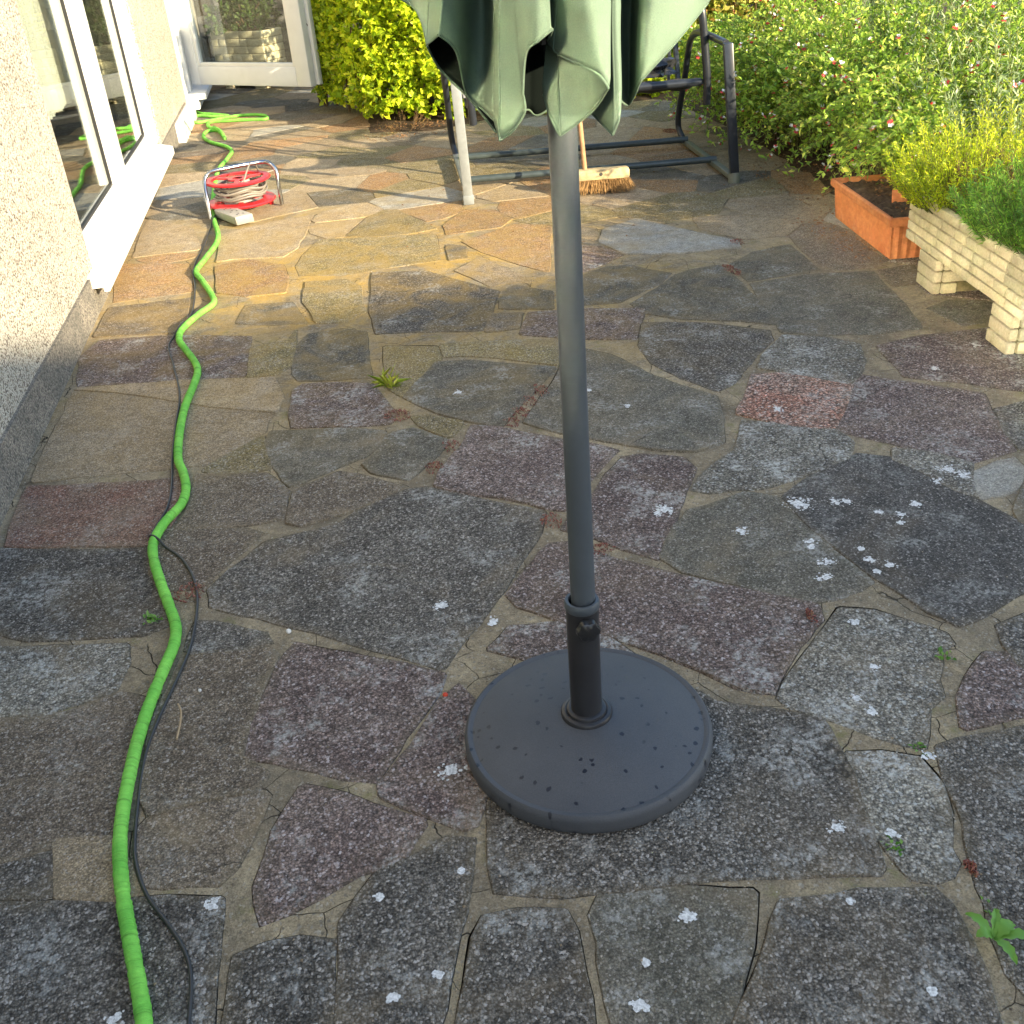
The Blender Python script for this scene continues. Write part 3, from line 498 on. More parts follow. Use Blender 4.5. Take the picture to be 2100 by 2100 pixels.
# ---------------------------------------------------------------- patio: mortar bed with one object per paving stone
def resample(poly,step=.045,jit=.0035,rng=R):
    out=[]; n=len(poly)
    for i in range(n):
        a=Vector(poly[i]); b=Vector(poly[(i+1)%n]); L=(b-a).length; k=max(1,int(round(L/step)))
        nrm=Vector(((b-a).y,-(b-a).x)); nrm=nrm/nrm.length if nrm.length else nrm
        for j in range(k):
            t=j/k
            if k>1 and j==0: # soften the corner: two points round it
                p=Vector(poly[i-1]); q=a+(p-a).normalized()*min(.005,(p-a).length*.25); w=a+(b-a).normalized()*min(.005,L*.25)
                out.append((q+a)/2); out.append((w+a)/2); continue
            pt=a+(b-a)*t; s=noise.noise(Vector((pt.x*9,pt.y*9,3.3)))*.007+noise.noise(Vector((pt.x*40,pt.y*40,1.7)))*jit
            out.append(pt+nrm*s*(0 if j==0 else 1))
    return out
def area(p): return .5*sum(p[i][0]*p[(i+1)%len(p)][1]-p[(i+1)%len(p)][0]*p[i][1] for i in range(len(p)))
def offset(p,d):
    n=len(p); out=[]
    for i in range(n):
        a,b,c=p[i-1],p[i],p[(i+1)%n]; e1=(b-a); e2=(c-b)
        if e1.length<1e-6: e1=e2
        if e2.length<1e-6: e2=e1
        m=(Vector((e1.y,-e1.x)).normalized()+Vector((e2.y,-e2.x)).normalized())
        m=m/max(m.length,1e-3); dd=d(b) if callable(d) else d
        out.append(b+m*dd)
    return out
def inside(pt,poly):
    x,y=pt; c=False; n=len(poly)
    for i in range(n):
        (x1,y1),(x2,y2)=poly[i][:2],poly[(i+1)%n][:2]
        if (y1>y)!=(y2>y) and x<(x2-x1)*(y-y1)/(y2-y1)+x1: c=not c
    return c
def clip(poly,p,n):
    out=[]; m=len(poly)
    for i in range(m):
        a=poly[i]; b=poly[(i+1)%m]; da=(a-p).dot(n); db=(b-p).dot(n)
        if da<=0: out.append(a)
        if da*db<0: out.append(a+(b-a)*(da/(da-db)))
    return out
def fill_cells(polys):
    smp=[]
    for p in polys:
        n=len(p)
        for i in range(n):
            a=Vector(p[i]); b=Vector(p[(i+1)%n]); k=max(1,int((b-a).length/.07))
            for j in range(k): smp.append(a+(b-a)*(j/k))
    S=np.array([(p.x,p.y) for p in smp]); seeds=[]
    g=.43; y=-2.2; row=0
    while y<13.6:
        x=-1.0+(row%2)*.2
        while x<4.6:
            q=(x+R.uniform(-.16,.16),y+R.uniform(-.14,.14)); x+=g*R.uniform(.8,1.35)
            if q[0]<-1.06: continue
            if any(inside(q,p) for p in polys): continue
            if np.min(np.hypot(S[:,0]-q[0],S[:,1]-q[1]))<.075: continue
            seeds.append(Vector(q))
        y+=g*.82; row+=1
    cells=[]
    for i,s in enumerate(seeds):
        c=[Vector((s.x-.5,s.y-.5)),Vector((s.x+.5,s.y-.5)),Vector((s.x+.5,s.y+.5)),Vector((s.x-.5,s.y+.5))]
        for j,t in enumerate(seeds):
            if j!=i and (t-s).length<1.1:
                c=clip(c,(s+t)/2-(t-s).normalized()*.012,(t-s).normalized())
        d=np.hypot(S[:,0]-s.x,S[:,1]-s.y)
        for k in np.nonzero(d<.8)[0]:
            q=smp[k]; n=(q-s).normalized(); c=clip(c,q-n*.022,n)
            if len(c)<3: break
        c=clip(c,Vector((-1.105,0)),Vector((-1,0)))
        # merge tiny edges
        c2=[p for k,p in enumerate(c) if (p-c[k-1]).length>.03]
        if len(c2)>=3 and abs(area(c2))>.012: cells.append(c2)
    return cells
BED=[(2.64,4.55),(2.72,5.3),(2.80,6.0),(2.95,7.2),(2.9,8.75),(1.6,8.72),(1.0,8.42),(.36,8.66),(.47,10.2),(.55,14),(7.5,14),(7.5,2.0),(2.9,2.0),(2.86,3.9)]
def build_patio():
    polys=[]
    for t,p in STONES:
        p=[Vector(q) for q in p]
        if area(p)<0: p.reverse()
        polys.append((t,p))
    far=fill_cells([p for t,p in polys])
    for c in far:
        if area(c)<0: c.reverse()
        m=sum(c,Vector((0,0)))/len(c)
        if inside(m,BED) and m.x>2.9: continue
        if m.y>4.2: t=R.choice('tttgmmoobgl')
        else: t=R.choice('ddgbp')
        polys.append((t,c))
    patio=None
    outl=[]; meshes=[]
    for k,(t,p) in enumerate(polys):
        o=resample(p); o=offset(o,lambda q,k=k:  .012+.012*noise.noise(Vector((q.x*3.1,q.y*3.1,k*2.2)))); outl.append(o)
    # mortar sheet with the stones' beds cut out, so a dark crack opens along the stone edges
    vs=[];edges=[];faces=[]
    def ring(pts):
        b=len(vs); vs.extend(Vector((q[0],q[1])) for q in pts); n=len(pts); return list(range(b,b+n))
    for k,o in enumerate(outl):
        crack=lambda q,k=k: max(.0002,.0004+.0058*max(0,noise.noise(Vector((q.x*3.3+k*7,q.y*3.3,k*1.3)))+.05)*(.55+.9*abs(noise.noise(Vector((q.x*31,q.y*31,k))))))
        faces.append(ring(offset(o,crack)))
    B=[(-1.125,-2.4),(4.8,-2.4),(4.8,13.8),(-1.125,13.8)]
    fb=ring(B); 
    edges+=[(fb[i],fb[(i+1)%4]) for i in range(4)]
    # extra points so that the sheet can undulate
    for _ in range(5000): vs.append(Vector((R.uniform(-1.12,4.7),R.uniform(.2,9))))
    r=delaunay_2d_cdt(vs,edges,faces,1,1e-5,True)
    ov,oe,of,_,_,ofo=r
    fs=[f for f,src in zip(of,ofo) if not src]
    V=[(v.x,v.y,noise.noise(Vector((v.x*5,v.y*5,0)))*.0028+noise.noise(Vector((v.x*22,v.y*22,5)))*.0016) for v in ov]
    used=sorted({i for f in fs for i in f}); mp={i:j for j,i in enumerate(used)}
    mb=MB(); mb.add([V[i] for i in used],[[mp[i] for i in f] for f in fs])
    # bottom of the cracks
    mb.cur=1; mb.add([(-1.12,-2.5,-.022),(4.9,-2.5,-.022),(4.9,13.9,-.022),(-1.12,13.9,-.022)],[(0,1,2,3)])
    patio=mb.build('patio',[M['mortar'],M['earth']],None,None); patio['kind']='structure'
    tops=[]
    for (t,p),o in zip(polys,outl):
        c=sum(o,Vector((0,0)))/len(o); h=R.uniform(.0012,.0055)
        tx,ty=R.gauss(0,.003),R.gauss(0,.003)
        n=len(o); mb=MB(); vv=[]; E=[]
        in1=offset(o,-.0025)
        for ringp,dz in ((o,None),(o,-.0028),(in1,0.)):
            for q in ringp:
                z=-.021 if dz is None else h+dz+(q.x-c.x)*tx+(q.y-c.y)*ty
                vv.append((q.x-c.x,q.y-c.y,z)); E.append(1.)
        ff=[(a*n+i,a*n+(i+1)%n,(a+1)*n+(i+1)%n,(a+1)*n+i) for a in range(2) for i in range(n)]
        # top face: triangulated with inner points that know their distance from the edge
        O=np.array([(q.x,q.y) for q in in1]); pts=[Vector((q.x,q.y)) for q in in1]; xs=O[:,0]; ys=O[:,1]
        gx=.045; yy=ys.min()
        while yy<ys.max():
            xx=xs.min()
            while xx<xs.max():
                q=(xx+R.uniform(-.012,.012),yy+R.uniform(-.012,.012)); xx+=gx
                if np.min(np.hypot(O[:,0]-q[0],O[:,1]-q[1]))>.02 and inside(q,in1): pts.append(Vector(q))
            yy+=gx
        rv,re,rf,_,_,ro=delaunay_2d_cdt(pts,[],[list(range(n))],1,1e-6,True)
        base=len(vv)
        for q in rv:
            dd=np.min(np.hypot(O[:,0]-q.x,O[:,1]-q.y)); und=noise.noise(Vector((q.x*7,q.y*7,c.x)))*.0022*min(1,dd/.03)
            vv.append((q.x-c.x,q.y-c.y,h+(q.x-c.x)*tx+(q.y-c.y)*ty+und)); E.append(max(0.,1-dd/.055))
        ff+=[tuple(i+base for i in f) for f,src in zip(rf,ro) if src]
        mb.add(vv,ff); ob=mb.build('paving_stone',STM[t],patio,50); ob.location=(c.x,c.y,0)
        at=ob.data.attributes.new('edge','FLOAT','POINT'); at.data.foreach_set('value',E)
        tops.append((c,h,tx,ty,p))
    return patio,tops
PATIO,TOPS=build_patio()
def ground_z(x,y):
    for c,h,tx,ty,p in TOPS:
        if abs(x-c.x)<.8 and abs(y-c.y)<.8 and inside((x,y),p): return h+(x-c.x)*tx+(y-c.y)*ty
    return .001
# ---------------------------------------------------------------- ground beyond, beds
def build_ground():
    mb=MB(); mb.add([(-60,-60,-.06),(60,-60,-.06),(60,60,-.06),(-60,60,-.06)],[(0,1,2,3)])
    o=mb.build('ground',M['soil'],None,None); o['kind']='structure'
    mb=MB(); n=0; vs=[]; fs=[]; st=.09; idx={}
    for i in range(int(7.4/st)):
        for j in range(int(12/st)):
            x=.3+i*st; y=2+j*st
            if inside((x,y),BED):
                idx[i,j]=len(vs); e=noise.noise(Vector((x*3,y*3,0)))*.02+noise.noise(Vector((x*14,y*14,2)))*.012
                dm=min((Vector((x,y))-(Vector(a)+(Vector(b)-Vector(a))*max(0,min(1,(Vector((x,y))-Vector(a)).dot(Vector(b)-Vector(a))/(Vector(b)-Vector(a)).length_squared)))).length for a,b in zip(BED,BED[1:]+BED[:1]))
                vs.append((x,y,-.012+min(1,dm/.25)*(.045+e)))
    for (i,j),a in idx.items():
        if all(k in idx for k in ((i+1,j),(i+1,j+1),(i,j+1))): fs.append((a,idx[i+1,j],idx[i+1,j+1],idx[i,j+1]))
    mb.add(vs,fs); o=mb.build('garden_bed',M['soil'],None,80); o['kind']='structure'
build_ground()
# ---------------------------------------------------------------- house with window and open door
WX=-1.13
def build_house():
    h=empty('house','pebble-dashed house wall with white window and open door','house',(WX,6,0))
    ops=[(-2.6,.9,.95,2.45),(5.03,8.30,.115,2.25),(11.0,12.7,.16,2.3)]
    mb=MB(); y=-4.5; T=.26
    for a,b,z0,z1 in ops:
        mb.box((WX-T,y,-.05),(WX,a,5)); mb.box((WX-T,a,-.05),(WX,b,z0)); mb.box((WX-T,a,z1),(WX,b,5)); y=b
    mb.box((WX-T,y,-.05),(WX,14.5,5))
    mb.build('wall',M['dash'],h,None)
    mb=MB(); mb.box((WX-.02,-4.5,-.02),(WX+.012,10.4,.165)); mb.build('plinth',M['plinth'],h,None)
    mb=MB(); mb.box((-4.6,-4.4,-.03),(WX-T-.002,14.4,.06)); mb.build('room_floor',M['roomfloor'],h,None)
    mb=MB(); mb.box((-4.8,-4.5,-.05),(-4.6,14.5,5)); mb.box((-4.6,-4.5,2.5),(WX-T-.002,14.5,2.6)); mb.box((-4.6,-4.6,-.05),(WX-T,-4.5,5)); mb.box((-4.6,14.5,-.05),(WX-T,14.6,5)); mb.build('room_wall',M['room'],h,None)
    # patio window
    mb=MB(); x0,x1=WX-.125,WX-.055; y0,y1,z0,z1=5.03,8.30,.19,2.25
    w=.14
    mb.box((x0,y0,z0),(x1,y0+w,z1),bev=.006); mb.box((x0,y1-.26,z0),(x1+.04,y1,z1),bev=.006)
    mb.box((x0,y0+w,z0),(x1,y1-.26,z0+.085),bev=.006); mb.box((x0,y0+w,z1-.09),(x1,y1-.26,z1),bev=.006)
    mb.box((x0,6.40,z0+.085),(x1+.045,6.62,z1-.09),bev=.006)
    win=mb.build('window',M['upvc'],h,30)
    for a,b in ((y0+w,6.40),(6.62,y1-.26)):
        f=MB(); zz0,zz1=z0+.085,z1-.09
        for q in ((a,a+.014,zz0,zz1),(b-.014,b,zz0,zz1),(a+.014,b-.014,zz0,zz0+.014),(a+.014,b-.014,zz1-.014,zz1)): f.box((x0+.02,q[0],q[2]),(x1-.012,q[1],q[3]))
        f.build('gasket',M['gasket'],win,None)
        g=MB(); g.box((WX-.080,a+.012,zz0+.012),(WX-.076,b-.012,zz1-.012)); g.build('pane',M['glass'],win,None)
    s=MB(); yb0,yb1=4.86,8.24
    s.add([(WX-.06,yb0,.188),(WX+.085,yb0,.150),(WX+.085,yb0,.098),(WX+.06,yb0,.098),(WX+.06,yb0,.118),(WX-.06,yb0,.118)]+[(WX-.06,yb1,.188),(WX+.085,yb1,.150),(WX+.085,yb1,.098),(WX+.06,yb1,.098),(WX+.06,yb1,.118),(WX-.06,yb1,.118)],
          [(5,4,3,2,1,0),(6,7,8,9,10,11)]+[(i,(i+1)%6,6+(i+1)%6,6+i) for i in range(6)])
    s.build('sill',M['upvc'],win,20)
    # unseen second window, added to mirror sunlight onto the planters
    mb=MB(); y0,y1,z0,z1=-2.6,.9,.95,2.45
    for q in ((y0,y0+.09,z0,z1),(y1-.09,y1,z0,z1),(y0+.09,y1-.09,z0,z0+.08),(y0+.09,y1-.09,z1-.08,z1)): mb.box((x0,q[0],q[2]),(x1,q[1],q[3]),bev=.006)
    w2=mb.build('window',M['upvc'],h,30)
    g=MB(); g.box((WX-.080,y0+.088,z0+.078),(WX-.076,y1-.088,z1-.078)); g.build('pane',M['glassboost'],w2,None)
    # door frame in the wall
    for q in ((WX-.10,10.62,.2,WX+.02,10.78,2.32),(WX-.10,10.80,.2,WX+.045,10.99,2.32),(WX-.10,12.55,.2,WX-.02,12.68,2.3)):
        mb=MB(); mb.box(q[:3],q[3:],bev=.006); mb.build('door_jamb',M['upvc2'],h,30)
    mb=MB(); mb.box((WX-.06,10.62,.145),(WX+.19,12.6,.198),bev=.005); mb.box((WX-.06,10.62,.06),(WX+.11,12.6,.143),bev=.004); mb.build('threshold',M['upvc2'],h,30)
    mb=MB(); mb.box((WX-.06,9.25,-.01),(WX+.075,10.55,.15),bev=.006); mb.build('step',M['upvc2'],h,30)
    # open door leaf
    H=Vector((WX+.03,10.98,.245)); E=Vector((.05,9.90,.245)); ux=(E-H); L=ux.length; ux.normalize(); uy=Vector((-ux.y,ux.x,0)); 
    ax=frame(H,ux,uy); d=MB(); ht=2.05; T=.075
    st=.15; rt=.165; rb=.165
    d.box((0,0,0),(st,T,ht),ax,.008); d.box((L-rt,0,0),(L,T,ht),ax,.008); d.box((st,0,0),(L-rt,T,rb),ax,.008); d.box((st,0,ht-.2),(L-rt,T,ht),ax,.008)
    d.box((L-.02,T+.001,.01),(L+.035,T+.05,ht),ax,.006)
    leaf=d.build('door',M['upvc2'],h,30)
    b=MB() # glazing bead
    for q in ((st,st+.03,rb,ht-.2),(L-rt-.03,L-rt,rb,ht-.2),(st+.03,L-rt-.03,rb,rb+.033),(st+.03,L-rt-.03,ht-.23,ht-.2)): b.box((q[0],.012,q[2]),(q[1],T-.012,q[3]),ax,.005)
    b.build('glazing_bead',M['upvc'],leaf,30)
    g=MB(); g.box((st+.028,T*.5-.002,rb+.03),(L-rt-.028,T*.5+.002,ht-.22),ax); g.build('pane',M['glass'],leaf,None)
    return h
build_house()
def curtain(y0,y1,z0,z1,x,label):
    mb=MB(); n=90; vs=[];fs=[]
    for i in range(n+1):
        y=y0+(y1-y0)*i/n; dx=.028*math.sin(i*1.05)+.012*math.sin(i*.37)
        vs+=[(x+dx,y,z0),(x+dx*.8,y,z1)]
    fs=[(2*i,2*i+2,2*i+3,2*i+1) for i in range(n)]
    mb.add(vs,fs); tag(mb.build('curtain',M['curtain'],None,80),label,'curtain','net curtains behind the window')
curtain(5.95,7.35,.72,2.2,-1.36,'shorter pleated net curtain behind the pane nearer the camera')
curtain(8.15,9.0,.80,2.2,-1.47,'pleated net curtain behind the far window pane')
def radiator():
    t=empty('radiator','white panel radiator seen low through the far window pane','radiator',(-1.52,8.6,.3))
    mb=MB(); mb.box((-1.56,8.1,.42),(-1.50,9.2,.68),bev=.01); mb.build('radiator_panel',M['upvc'],t,30)
    for y in (8.25,9.05):
        m=MB(); m.tube([(-1.53,y,.05),(-1.53,y,.43)],.012,8); m.build('pipe',M['chrome'],t)
radiator()
# unseen house placed to shade the foreground; low wing lets sun through
def neighbour():
    h=empty('neighbour_house','unseen red brick house behind the viewer, placed to shade the patio','house',(9.7,-12,0))
    e0=5.50; a=math.radians(3.5)
    ux=Vector((math.cos(a),math.sin(a),0)); uy=Vector((-math.sin(a),math.cos(a),0)); o=Vector((9.7,-9,0)); ax=frame(o,ux,uy)
    mb=MB(); mb.box((-2.4,-7,-.05),(11,-.25,e0-.15),ax); mb.box((-9,-7,-.05),(-2.45,-.25,3.7),ax); mb.build('wall',M['brick'],h,None)
    mb=MB(); mb.box((-2.5,-7.3,e0-.148),(11.3,0,e0),ax); mb.box((-9.3,-7.2,3.702),(-2.52,-.05,3.85),ax); mb.build('roof',M['rooftile'],h,None)
    for x in (-6.5,.5,5):
        w=MB(); w.box((x,-.262,1),(x+1.4,-.2,2.2),ax); f=w.build('window',M['upvc'],h,None)
        g=MB(); g.box((x+.08,-.199,1.08),(x+1.32,-.19,2.12),ax); g.build('pane',M['glass'],f,None)
neighbour()
# ---------------------------------------------------------------- garden wall behind, second planters
def garden_wall():
    t=empty('garden_wall','dark concrete block wall at the back behind the open door','wall',(2,13.7,0))
    mb=MB(); mb.box((-1.12,13.62,-.05),(7.4,13.8,1.55)); mb.build('mortar_core',M['earth'],t,None)
    proto=None; bw,bh=.44,.215
    for r in range(7):
        for k in range(20):
            x=-1.12+k*(bw+.01)+(r%2)*.22; 
            if x+bw>7.5: continue
            mb=MB()
            if proto is None:
                mb.box((0,0,0),(bw,.05,bh),bev=.006); o=mb.build('block',M['block'],t,30); proto=o
            else: o=proto.copy(); COL.objects.link(o); o.parent=t
            o.location=Vector((x,13.58-R.uniform(0,.006),.005+r*(bh+.01)))-_world(t)
garden_wall()
def brick_planter(name,label,o,ux,uy,L,Wd,zb,zt,legs,legw,rows,group='stone-effect planters',soil=True,plants=None):
    """trough of moulded stone bricks. o: near corner of the long face, ux along its length, uy into the trough."""
    t=empty(name,label,'planter',tuple(o),group)
    ax=frame(o,ux,uy); b=MB(); g=.012
    wl=.05
    b.box((g,g,zb+.004),(L-g,wl,zt-.004),ax); b.box((g,Wd-wl,zb+.004),(L-g,Wd-g,zt-.004),ax); b.box((g,wl,zb+.004),(wl,Wd-wl,zt-.004),ax); b.box((L-wl,wl,zb+.004),(L-g,Wd-wl,zt-.004),ax)
    b.box((wl,wl,zb+.004),(L-wl,Wd-wl,zb+.04),ax)
    for a,c in legs:
        b.box((a+g,g+.008,.0),(c-g,Wd-g-.008,zb+.003),ax)
    b.build('trough',M['recondark'],t,None)
    rng=random.Random(len(label))
    rh=(zt-zb)/rows
    def course(a0,a1,z0,z1,fixed,flip):
        # bricks along [a0,a1]; fixed: plane offset; flip: 0 long near,1 long far,2 end start,3 end finish
        x=a0
        while x<a1-.02:
            w=rng.choice((.10,.13,.16,.20)); e=min(a1,x+w)
            if a1-e<.07: e=a1
            pr=rng.uniform(.0,.004); m=MB(); q=.0023
            if flip==0: bx=((x+q,-pr,z0+q),(e-q,g+.02,z1-q))
            elif flip==1: bx=((x+q,Wd-g-.02,z0+q),(e-q,Wd+pr,z1-q))
            elif flip==2: bx=((-pr+fixed,x+q,z0+q),(fixed+g+.02,e-q,z1-q))
            else: bx=((fixed-g-.02,x+q,z0+q),(fixed+pr,e-q,z1-q))
            m.box(*bx,ax,.006); m.build('brick',M['recon'],t,35); x=e
    for r in range(rows):
        z0=zb+r*rh; z1=z0+rh
        course(0,L,z0,z1,0,0); course(0,L,z0,z1,0,1)
        course(.034,Wd-.034,z0,z1,0,2); course(.034,Wd-.034,z0,z1,L,3)
    for a,c in legs:
        lr=3; lh=zb/lr
        for r in range(lr):
            z0=r*lh; z1=z0+lh
            course(a,c,z0,z1,0,0); course(a,c,z0,z1,0,1)
            for f,k in ((a,2),(c,3)):
                if r==0: course(.034,.10,z0,z1,f,k); course(Wd-.10,Wd-.034,z0,z1,f,k)
                else: course(.034,Wd-.034,z0,z1,f,k)
    if soil:
        s=MB(); vs=[];fs=[]; n=24
        for i in range(n+1):
            for j in range(7):
                p=ax[0]+ax[1]*(wl+(L-2*wl)*i/n)+ax[2]*(wl+(Wd-2*wl)*j/6)+Vector((0,0,zt-.045+R.uniform(-.012,.012))); vs.append(p)
        fs=[(i*7+j,(i+1)*7+j,(i+1)*7+j+1,i*7+j+1) for i in range(n) for j in range(6)]
        s.add(vs,fs); so_=s.build('planting_soil',M['soil'],t,80)
    return t
pv=Vector((.157,.988,0)).normalized(); pr_=Vector((.988,-.157,0)).normalized()
PO=Vector((2.284,2.93,0))
brick_planter('stone_planter','cream stone-effect planter trough on legs at the right edge',PO,pv,pr_,1.05,.34,.148,.352,[(.05,.215),(.71,.89)],.18,5)
brick_planter('stone_planter','shaded stone planter seen through the open door glass',Vector((-.93,12.45,0)),Vector((.75,-.62,0)).normalized(),Vector((.62,.75,0)).normalized(),.72,.34,.06,.58,[(.08,.2),(.5,.64)],.1,7)
brick_planter('stone_planter','stone planter half hidden between open door and hedge',Vector((.02,11.95,0)),Vector((.9,-.43,0)).normalized(),Vector((.43,.9,0)).normalized(),.62,.34,.06,.60,[(.08,.2),(.42,.54)],.1,7)
# ---------------------------------------------------------------- parasol base and parasol
BC=Vector((.356,1.513,0))
def parasol_stand():
    t=empty('parasol_stand','round charcoal domed parasol base on the dark slab','parasol stand',tuple(BC))
    z=.010
    mb=MB(); mb.lathe([(.001,0),(.249,0),(.2525,.004),(.2535,.012),(.2535,.030),(.251,.038),(.2465,.0425),(.241,.0425),(.236,.040),(.228,.0425),(.20,.0500),(.15,.0605),(.10,.0690),(.06,.0735),(.03,.0745)],128,BC+Vector((0,0,z)))
    mb.build('dome',M['base'],t,35)
    mb=MB(); mb.lathe([(.028,.068),(.050,.068),(.0525,.071),(.0525,.077),(.050,.081),(.044,.083),(.041,.082),(.0395,.087),(.036,.089),(.030,.089)],64,BC+Vector((0,0,z))); mb.build('flange',M['tubeblack'],t,35)
    mb=MB(); mb.lathe([(.0315,.08),(.0315,.345)],48,BC+Vector((0,0,z))); mb.build('sleeve',M['tubeblack'],t,35)
    mb=MB(); mb.lathe([(.0315,.338),(.0335,.341),(.0335,.353),(.0315,.357),(.0262,.357),(.0245,.352)],48,BC+Vector((0,0,z))); mb.build('collar',M['pole'],t,35)
    d=Vector((-.05,-1,0)).normalized(); u=Vector((0,0,1)); s=d.cross(u)
    c=BC+Vector((0,0,z+.322))
    m=MB(); m.tube([c+d*.028,c+d*.046],.007,10)
    ax=(c+d*.042,s,u,d); n=48; vs=[];prof=[(0,0),(.016,0),(.0205,.004),(.0218,.010),(.0205,.019),(.014,.023),(0,.0235)]
    for k in range(n):
        a=2*math.pi*k/n; lob=1+.08*math.cos(6*a)
        for r,zz in prof: vs.append(ax[0]+s*(r*lob*math.cos(a))+u*(r*lob*math.sin(a))+d*zz)
    p=len(prof); fs=[(k*p+i,((k+1)%n)*p+i,((k+1)%n)*p+i+1,k*p+i+1) for k in range(n) for i in range(p-1)]
    m.add(vs,fs); m.build('knob',M['knob'],t,40)
parasol_stand()
def parasol():
    t=empty('parasol','closed sage green parasol on grey pole standing in base','parasol',tuple(BC+Vector((0,0,.11))))
    P0=BC+Vector((.004,.006,0))
    mb=MB(); mb.tube([P0+Vector((0,0,q)) for q in (.14,.42,.8,1.4,2.42)],.0235,40,True,[.0236,.0234,.0222,.0217,.0217]); mb.build('pole',M['pole'],t,40)
    mb=MB(); mb.lathe([(.0,2.40),(.03,2.41),(.032,2.44),(.02,2.47),(0,2.475)],24,P0); mb.build('finial',M['knob'],t)
    apex=P0+Vector((0,0,2.36))
    def strip(mb,cols):
        # split at the sharp columns, spline between
        seg=[];cur=[]
        for h,tp,s in cols:
            cur.append((Vector(h),Vector(tp)))
            if s and len(cur)>1: seg.append(cur); cur=[cur[-1]]
        if len(cur)>1: seg.append(cur)
        for sg in seg:
            def cr(i,t):
                P=[sg[max(0,min(len(sg)-1,i+k))] for k in (-1,0,1,2)]
                f=lambda a,b,c,d:.5*((2*b)+(c-a)*t+(2*a-5*b+4*c-d)*t*t+(3*b-a-3*c+d)*t**3)
                return f(*[p[0] for p in P]),f(*[p[1] for p in P])
            K=8; cl=[]
            for i in range(len(sg)-1):
                for j in range(K): cl.append(cr(i,j/K))
            cl.append(sg[-1]); vs=[];nv=22
            for h,tp in cl:
                A=apex+(Vector((tp.x-P0.x,tp.y-P0.y,0)).normalized())*.04
                for k in range(nv):
                    u=k/(nv-1)
                    if u<.45: 
                        q=u/.45; p=h.lerp(tp,q)
                        if k==0: pass
                    else:
                        q=(u-.45)/.55; p=tp.lerp(A,q)
                    if k>0:
                        p=p+Vector((noise.noise(p*7),noise.noise(p*7+Vector((9,1,4))),0))*.006
                    vs.append(p)
            hem.extend([[h for h,_ in cl]])
            n=len(cl); fs=[(i*nv+k,(i+1)*nv+k,(i+1)*nv+k+1,i*nv+k+1) for i in range(n-1) for k in range(nv-1)]
            mb.add(vs,fs)
    hem=[]; mb=MB(); strip(mb,CAN[:21]); strip(mb,CAN[20:][::-1]); strip(mb,CAN2)
    o=mb.build('canopy',[M['canopy'],M['shadeinside']],t,50)
    md=o.modifiers.new('thick','SOLIDIFY'); md.thickness=.0016; md.offset=0; md.material_offset=1
    # stitched hem along the lower edge
    hm=MB()
    for h in hem: hm.tube(h,.0019,6)
    hm.build('hem',M['hemtape'],t,60)
    sm=MB()
    for c in (CAN[8],CAN[22],CAN2[2],CAN[17]):
        h,tp=Vector(c[0]),Vector(c[1]); d=Vector((-.2,-.98,0))*.0022
        sm=MB(); sm.tube([h.lerp(tp,q)+d+Vector((noise.noise(h.lerp(tp,q)*7),noise.noise(h.lerp(tp,q)*7+Vector((9,1,4))),0))*(.006 if q>0 else 0) for q in [i/20 for i in range(21)]],.0012,5); sm.build('seam',M['hemtape'],t,60)
    for k in range(8):
        a=2*math.pi*k/8+.3; d=Vector((math.cos(a),math.sin(a),0)); m=MB()
        m.tube([P0+d*.05+Vector((0,0,2.3)),P0+d*.075+Vector((0,0,1.7)),P0+d*.085+Vector((0,0,1.34))],.006,6); m.build('rib',M['tubeblack'],t)
parasol()
# ---------------------------------------------------------------- hose and cable
def lay(path,r,step,others,base=.004,selfgap=.18):
    pts=[Vector((p.x,p.y)) for p in spline([(x,y,0) for x,y in path],step)]
    A=np.array([(p.x,p.y) for p in pts]); s=np.concatenate([[0],np.cumsum(np.hypot(*np.diff(A,axis=0).T))]); z=np.array([ground_z(*a) for a in A])+r
    z=np.convolve(np.pad(z,8,'edge'),np.ones(17)/17,'valid')
    if others is not None:
        B,rb=others
        for i,a in enumerate(A):
            d=np.hypot(B[:,0]-a[0],B[:,1]-a[1]); k=np.argmin(d)
            if d[k]<(r+rb)*.98: z[i]=max(z[i],B[k,2]+math.sqrt(max(0,(r+rb)**2-d[k]**2)))
    if selfgap:
        for i in range(len(A)):
            m=s<s[i]-selfgap
            if m.any():
                d=np.hypot(A[m,0]-A[i,0],A[m,1]-A[i,1]); k=np.argmin(d)
                if d[k]<2*r: z[i]=max(z[i],z[m][k]+math.sqrt(max(0,(2*r)**2-d[k]**2))*.85)
    w=max(3,int(.05/step)); zz=z.copy()
    for i in range(len(z)): zz[i]=max(z[max(0,i-w):i+w+1].max()-.0,z[i]) if False else z[i]
    k=np.hanning(2*w+1); k/=k.sum(); zz=np.maximum(z,np.convolve(np.pad(z,w,'edge'),k,'valid'))
    zz=np.convolve(np.pad(zz,w//2,'edge'),np.ones(2*(w//2)+1)/(2*(w//2)+1),'valid')
    return np.column_stack([A,zz])
